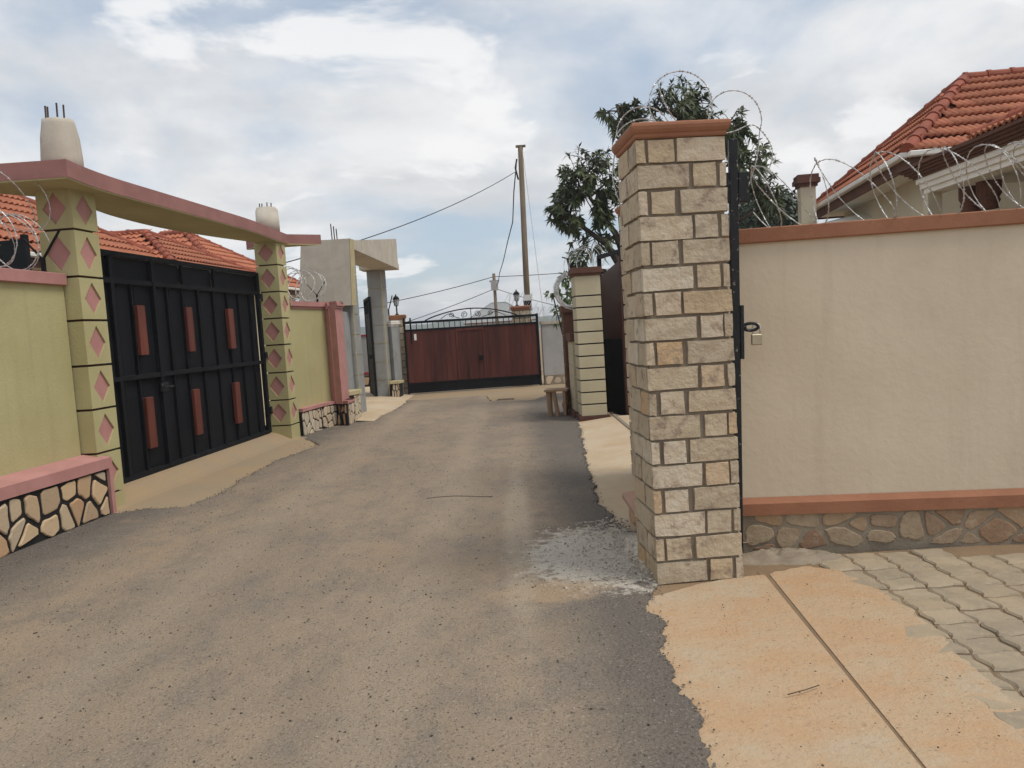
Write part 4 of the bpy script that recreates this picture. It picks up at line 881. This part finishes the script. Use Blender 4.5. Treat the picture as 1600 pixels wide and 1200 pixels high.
def hip_house(label, cx0, cy0, hx, hy, rz, ze, zr, rh, tw, tl, waves, single=False, faces=(0,1,2,3), over=.45, wallm=housew, hips=True, name='house'):
    t = thing(name, label, 'house', (cx0, cy0, 0), rz)
    rp = MB(); E_ = [(-hx,-hy,ze),(hx,-hy,ze),(hx,hy,ze),(-hx,hy,ze)]; A_, B_ = (-rh,0,zr), (rh,0,zr)
    MB().box(-hx+over,hx-over,-hy+over,hy-over,-.05,ze-.02).build('wall', wallm, t)
    rf = thing('roof', '', '', (0,0,0)); rf.parent = t
    for k_ in ('label','category'): del rf[k_]
    budget = [290]
    # face 0 front (-y), 1 right (+x), 2 back, 3 left
    specs = [(E_[0],(1,0,0),(0,hy,zr-ze),2*hx,(hx-rh,hx+rh)), (E_[1],(0,1,0),(-(hx-rh),0,zr-ze),2*hy,(hy,hy)), (E_[2],(-1,0,0),(0,-hy,zr-ze),2*hx,(hx-rh,hx+rh)), (E_[3],(0,-1,0),(hx-rh,0,zr-ze),2*hy,(hy,hy))]
    for k, (O, ex, up, W, (a, b_)) in enumerate(specs):
        L = Vector(up).length; poly = [(0,0),(W,0),(b_,L)] + ([(a,L)] if b_ - a > .01 else [])
        if k in faces: roof_face(rf, O, ex, up, poly, tw, tl, waves, single, budget)
        else: rawmesh('roof_deck', [Vector(O) + Vector(ex)*p + Vector(up).normalized()*q for p, q in poly], [tuple(range(len(poly)))], tile, rf)
    dz = Vector((0,0,.03))
    for a, b_ in ((E_[0],A_),(E_[1],B_),(E_[2],B_),(E_[3],A_)): ridge(rf, Vector(a)+dz, Vector(b_)+dz)
    if rh > .1: ridge(rf, Vector(A_)+dz, Vector(B_)+dz)
    # fascia and gutter
    for k in range(4):
        a, b_ = Vector(E_[k]), Vector(E_[(k+1) % 4]); n_ = Vector(((b_-a).normalized().y, -(b_-a).normalized().x, 0))
        MB().beam(a + Vector((0,0,-.13)) - n_*.03, b_ + Vector((0,0,-.13)) - n_*.03, .03, .2).build('fascia', brownp, t)
        MB().beam(a + Vector((0,0,-.055)) + n_*.04, b_ + Vector((0,0,-.055)) + n_*.04, .10, .07).build('gutter', whitep, t, bevel=.012)
    MB().box(-hx+.02,hx-.02,-hy+.02,hy-.02,ze-.20,ze-.17).build('soffit', whitep, t)
    return t
# right house: hip end facing the lane
HR = math.atan2(-.154, .988); hs = .75
hc = Vector((6.89*hs, 13.15*hs, 0)); ha = Vector((.154,.988,0)); hb = Vector((.988,-.154,0)); half = 2.53
ctr = hc + ha * half + hb * 6.0
rh_ = hip_house('orange tiled house with white porch behind the beige wall on the right', ctr.x, ctr.y, 6.0, half, HR, 1.55 + 2.55*hs, 4.92, 6.0 - 1.71, .27, .37, 3, True, faces=(0,3))
# porch on its near side
def sub(name, parent, wloc=None, wrz=0):
    o = bpy.data.objects.new(name, None); col.objects.link(o); o.parent = parent; o.empty_display_size = .2
    if wloc is not None: o.matrix_local = (Matrix.Translation(parent.location) @ Matrix.Rotation(parent.rotation_euler.z, 4, 'Z')).inverted() @ Matrix.Translation(wloc) @ Matrix.Rotation(wrz, 4, 'Z')
    return o
po_ = sub('porch', rh_, (4.86, 9.15, 0), R(-1.8))
for o0, z0, z1 in ((-.01,2.975,3.0),(-.04,3.0,3.028),(-.075,3.028,3.056),(-.105,3.056,3.084),(-.14,3.084,3.12)): MB().box(o0, 3.0, -4, -o0, z0+.0004, z1).build('cornice', brownp, po_)
for o0, z0, z1 in ((.015,2.915,2.975),(.045,2.855,2.915),(.075,2.795,2.855)): MB().box(o0, .30, -4, -o0, z0+.0004, z1).build('entablature', whitep, po_)
for dy in (-.42, -.76):
    MB().lathe([(.085,0),(.085,2.42)], .42, dy, 16).build('column', housew, po_, smooth=False)
    MB().lathe([(.09,2.50),(.105,2.53),(.092,2.555),(.112,2.59),(.098,2.62),(.122,2.66),(.122,2.794)], .42, dy, 16).build('capital', brownp, po_)
MB().box(.06,.22,-.20,-.08,0,2.794).build('corner_post', housew, po_)
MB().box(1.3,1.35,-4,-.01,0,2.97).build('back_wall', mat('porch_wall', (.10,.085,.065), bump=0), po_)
MB().box(.31,1.3,-4,-.09,2.86,2.9).build('ceiling', whitep, po_)
pr = sub('porch_roof', rh_, (4.86, 9.15, 0), R(-1.8))
roof_face(pr, (-.10, -1.4, 3.125), (0,-1,0), (2.3,0,1.0), [(0,0),(2.6,0),(2.6,2.2),(1.6,2.2)], .27, .37, 3, False, [0])
ridge(pr, (-.08,-1.4,3.15), (1.95,-3.0,4.05))
ch = thing('wall_pier', 'slim cream pier with dark brown cap left of the right-hand house', 'pier', (5.5,14.0,0), R(-8))
MB().box(-.13,.13,-.13,.13,0,3.72).build('shaft', housew, ch)
for z0, z1, o_ in ((3.72,3.78,.03),(3.78,3.86,.07),(3.86,3.93,.05)): MB().box(-.13-o_,.13+o_,-.13-o_,.13+o_,z0+.0005,z1).build('cap', brownp, ch)
lt = thing('lean_to', 'low pale lean-to roof at the foot of the slim cream pier', 'shed', (6.3,13.3,0), R(-8))
MB().add([(-.75,-.6,2.95),(.8,-.6,3.0),(.8,.6,3.35),(-.75,.6,3.05),(-.75,-.6,2.92),(.8,-.6,2.97),(.8,.6,3.32),(-.75,.6,3.02)], [(0,1,2,3),(4,7,6,5),(0,4,5,1),(1,5,6,2),(2,6,7,3),(3,7,4,0)]).build('roof_sheet', whitep, lt)
MB().box(-.6,.7,-.5,.5,0,2.9).build('wall', housew, lt)
# left houses
hip_house('orange tiled house at the left edge behind the olive wall', -10.0, 13.5, 3.2, 3.2, R(-6), 3.12, 5.0, .3, .26, .33, 2, False, (0,1))
hip_house('smaller orange tiled house peeking over the near half of the black gate', -8.3, 17.3, 2.1, 2.0, R(-6), 3.2, 4.15, .4, .26, .30, 2, False, (0,1))
hip_house('wide orange hip-roofed house peeking over the far half of the black gate', -9.2, 21.8, 2.9, 2.8, R(-6), 3.12, 4.75, .35, .28, .32, 2, False, (0,1))
bs = thing('metal_screen', 'black metal sheet screen standing behind the olive wall near the razor wire', 'screen', (-6.5,10.2,0), R(-6))
MB().box(-.55,.22,0,.04,0,3.1).build('sheet', blackm, bs); MB().box(.22,.28,-.02,.06,0,3.16).build('post', blackm, bs); MB().box(-.6,-.55,-.02,.06,0,3.16).build('post', blackm, bs)
fh = hip_house('distant grey-roofed house behind the far plank gate', -1.2, 110, 5, 4, 0, 2.6, 5.2, 1.0, 1, 1, 1, False, (), wallm=lgreyp)
for c_ in fh.children_recursive:
    if c_.type == 'MESH' and c_.name.startswith(('roof_deck','ridge')): 
        c_.data.materials[0] = greyp

# ------------------------------------------------------------------ poles and cables
po = thing('utility_pole', 'tall timber utility pole behind the far plank gate', 'utility pole', (.70,27,0), 0, 'timber utility poles')
MB().tube([(0,0,-.3),(.03,0,3.5),(.10,0,7.72)], lambda k: .118 - .03*k, 12).build('shaft', polew, po, smooth=True)
MB().box(-.06,.28,-.07,.07,7.72,7.78).build('cap', polew, po); MB().box(-.115,.165,-.14,-.10,2.45,2.65).build('number_plate', signw, po); MB().tube([(.02,0,2.1),(.02,0,2.45)], .14, 12).build('tar_band', blackm, po)
MB().tube([(-.05,-.12,7.3),(-.12,-.14,7.0),(-.04,-.13,6.6)], .03, 6).build('insulator', cable, po)
po2 = thing('utility_pole', 'short distant timber pole with meter box behind the far plank gate', 'utility pole', (-.70,48,0), 0, 'timber utility poles')
MB().tube([(0,0,-.3),(0,0,4.95)], .10, 10).build('shaft', polew, po2, smooth=True); MB().box(-.22,.22,-.22,-.1,3.9,4.5).build('meter_box', lgreyp, po2); MB().box(-.3,.3,-.06,.06,4.45,4.53).build('crossarm', polew, po2)
def cat_(a, b_, sag, n=24): a, b_ = Vector(a), Vector(b_); return [a.lerp(b_, k/n) - Vector((0,0,sag*4*(k/n)*(1-k/n))) for k in range(n+1)]
def cab(label, a, b_, sag, r=.014): tag(MB().tube(cat_(a, b_, sag), r, 5).build('cable', cable), label, 'cable', 'overhead cables')
cab('thin cable from the tall pole down-left over the grey gateway canopy', (.62,26.9,6.9), (-8.5,8,4.2) if False else (-4.2,14.2,2.95), .25, .011)
cab('cable from the short distant pole away to the left', (-.75,48,4.75), (-9,40,2.9), .15, .022)
cab('cable from the short distant pole running level to the right', (-.7,48,4.75), (14,46,5.2), .25, .022)
cab('lower cable from the short distant pole down to the left', (-.75,48,4.0), (-8,46,1.8), .12, .02)
cab('lower cable from the short distant pole down to the right', (-.6,48,4.0), (4.5,44,2.2), .12, .018)
dc = [(x, y, z) for x, y, z in [(.62,26.9,7.1),(.50,28,6.4),(.42,30,5.6),(.20,34,5.3),(-.05,39,4.9),(-.3,43,4.6),(-.45,46,4.2),(-.6,47.9,4.2)]]
tag(MB().tube(dc, .02, 6).build('cable', cable), 'thick slack drop cable hanging from the tall pole to the short pole', 'cable', 'overhead cables')
tag(MB().tube([(.86,26.9,7.6),(1.35,26.2,0)], .010, 5).build('stay_wire', zinc), 'thin stay wire beside the tall utility pole', 'wire')

# ------------------------------------------------------------------ trees
def leaf(b, p, d, nrm, L, W, fold=.25, droop=.25):
    s = d.cross(nrm)
    if s.length < 1e-4: s = d.cross(Vector((1,0,0)))
    s.normalize(); n_ = s.cross(d); dn = Vector((0,0,-1))
    m1 = p + d*L*.4 + dn*L*droop*.25; tip = p + d*L + dn*L*droop
    b.add([p, m1 + s*W + n_*W*fold, m1, m1 - s*W + n_*W*fold, tip], [(0,1,2),(0,2,3),(1,4,2),(2,4,3)])
def whorl(b, p, axis, r, L, n, W=.022):
    a0 = r.uniform(0, 6.28); axis = axis.normalized(); e1 = axis.cross(Vector((.3,.5,.8))).normalized(); e2 = axis.cross(e1)
    for k in range(n):
        a = a0 + 2*math.pi*k/n + r.uniform(-.25,.25); t = r.uniform(.15,.95); d = (e1*math.cos(a) + e2*math.sin(a)) * math.sin(t*1.9) + axis * (math.cos(t*1.9) * .8 + .1); d.normalize()
        leaf(b, p + axis * r.uniform(-.03,.04), d, axis, L*r.uniform(.75,1.2), W*r.uniform(.8,1.2), droop=r.uniform(.15,.8))
def mango(label, base, lobes, seed, leafmat, L=.19):
    r = random.Random(seed); t = thing('mango_tree', label, 'tree', base); B = Vector(base)
    tr = MB(); lf = MB(); fork = Vector((.0,.0,2.0))
    tr.tube([(0,0,-.1),(.03,.02,1.0),tuple(fork)], lambda k: .17 - .05*k, 10)
    for c, rad, n in lobes:
        c = Vector(c) - B; rad = Vector(rad)
        mid = fork.lerp(c, .5) + Vector((r.uniform(-.2,.2), r.uniform(-.2,.2), .15)); hub = c - Vector((0,0,rad.z*.35))
        tr.tube([fork, mid, hub], lambda k: .085 - .05*k, 7)
        subs = []
        for _ in range(max(5, n // 9)):
            d = Vector((r.gauss(0,1), r.gauss(0,1), r.gauss(0,1))).normalized(); q = c + Vector((d.x*rad.x, d.y*rad.y, d.z*rad.z)) * r.uniform(.35,.75); subs.append(q)
            mm_ = hub.lerp(q, .5) + Vector((r.uniform(-.08,.08), r.uniform(-.08,.08), .06)); tr.tube([hub, mm_, q], lambda k: .028 - .016*k, 5)
        for _ in range(int(n * 1.45)):
            d = Vector((r.gauss(0,1), r.gauss(0,1), r.gauss(0,1))).normalized(); k = r.uniform(.45, 1.12); p = c + Vector((d.x*rad.x, d.y*rad.y, d.z*rad.z)) * k
            if noise.noise((p + B) * 1.6) < -.18: continue
            q = min(subs, key=lambda s_: (s_ - p).length); ax = (p - q).normalized() + Vector((0,0,.25))
            tr.tube([q, q.lerp(p, .6) + Vector((0,0,.03)), p], .007, 4, False)
            whorl(lf, p, ax, r, L*.95, r.randint(9, 13), .027)
            if r.random() < .5: whorl(lf, q.lerp(p, .65), ax, r, L*.85, 8, .026)
    tr.build('trunk', bark, t, smooth=True); lf_ = rawmesh('crown', lf.v, lf.f, leafmat, t)
    return t
mango('mango tree with dark glossy drooping leaves behind the stone pillar and gate', (2.6,15.2,0),
      [((1.72,15.0,4.2),(.58,.6,.72),105), ((1.30,15.0,3.75),(.36,.45,.42),40), ((1.95,15.1,3.25),(.6,.6,.5),36), ((1.25,14.9,2.75),(.32,.3,.32),20), ((2.4,15.0,5.5),(.48,.5,.36),46), ((3.5,15.0,5.5),(.62,.6,.46),80),
       ((2.9,15.2,5.0),(.6,.6,.5),50), ((4.35,15.1,5.0),(.52,.6,.46),62), ((4.85,15.0,4.4),(.46,.5,.42),46), ((5.1,15.0,3.75),(.40,.4,.45),34), ((3.3,15.3,4.3),(1.1,.7,.8),80)], 5, leafm, .175)
def bush(name, label, cat, base, lobes, seed, leafmat, L=.12, W=.03, grp=None):
    r = random.Random(seed); t = thing(name, label, cat, base, 0, grp); B = Vector(base); lf = MB(); tr = MB()
    hz = max(c[2] for c, _, _ in lobes)
    tr.tube([(0,0,-.1),(0,0,(hz)*.75)], lambda k: (.022 if L < .11 else .14*(L/.12))*(1-.5*k), 8)
    for c, rad, n in lobes:
        tr.tube([(0,0,hz*.5), tuple(Vector(c)-B)], .012 if L < .11 else .03, 5)
        for _ in range(n):
            d = Vector((r.gauss(0,1), r.gauss(0,1), r.gauss(0,1))).normalized(); k = r.uniform(.7,1.05)
            p = Vector(c) - B + Vector((d.x*rad[0], d.y*rad[1], d.z*rad[2])) * k * (1 + .2*noise.noise(Vector((d.x,d.y,d.z))*3 + Vector((seed,0,0))))
            whorl(lf, p, d + Vector((0,0,.2)), r, L, 6, W)
    tr.build('trunk', bark, t); rawmesh('crown', lf.v, lf.f, leafmat, t); return t
bush('round_tree', 'dense round dark green tree behind the beige wall beside the mango tree', 'tree', (8.9,26,0), [((8.9,26,4.5),(1.15,1.1,1.1),900), ((8.1,26.2,4.2),(.8,.8,.8),400), ((9.6,26,4.1),(.7,.7,.7),350)], 31, leafd, .2, .06)
bush('shrub', 'pale leafed creeper sprig hanging over the brown post', 'shrub', (1.02,13.9,0), [((1.0,13.8,1.75),(.15,.2,.28),20), ((1.08,13.7,2.2),(.2,.2,.25),22), ((.82,13.8,2.12),(.1,.1,.1),5)], 33, leafl, .10, .025)
# garden greenery glimpsed through the half-open gate
bush('shrub', 'green garden bush seen through the slit of the half-open gate', 'shrub', (3.2,15.5,0), [((3.2,15.5,1.2),(.9,.6,1.0),260)], 36, leafm, .16, .04)

# ------------------------------------------------------------------ far hills and the air
hv = []; hf = []; n = 160
for i in range(n + 1):
    a = R(-60 + 120 * i / n); d = 620; x, y = d * math.sin(a), d * math.cos(a)
    h = 9 + 5 * noise.noise(Vector((i * .09, 0, 3))) + 3 * noise.noise(Vector((i * .33, 5, 3))) + 1.2 * noise.noise(Vector((i * 1.7, 5, 9)))
    hv += [(x, y, -1), (x * 1.01, y * 1.01, h * .6), (x * 1.03, y * 1.03, h), (x * 1.15, y * 1.15, -1)]
for i in range(n):
    for k in range(3): hf.append((i*4+k, (i+1)*4+k, (i+1)*4+k+1, i*4+k+1))
kind(rawmesh('hills', hv, hf, hillm, smooth=True), 'structure')
HAZE = True
if HAZE:
    hz = MB().box(-880,880,-58,880,-1.05,17).build('haze', hillm); hz.data.materials.clear()
    hm = bpy.data.materials.new('haze'); hm.use_nodes = True; ht = hm.node_tree; ht.nodes.clear()
    ho = N(ht, 'ShaderNodeOutputMaterial'); hvn = N(ht, 'ShaderNodeVolumePrincipled'); hvn.inputs['Color'].default_value = (.86,.91,.97,1); hvn.inputs['Density'].default_value = .0011; hvn.inputs['Anisotropy'].default_value = .3
    ht.links.new(hvn.outputs[0], ho.inputs['Volume']); hz.data.materials.append(hm); kind(hz, 'stuff'); tag(hz, 'pale haze hanging over the far hills', 'haze')
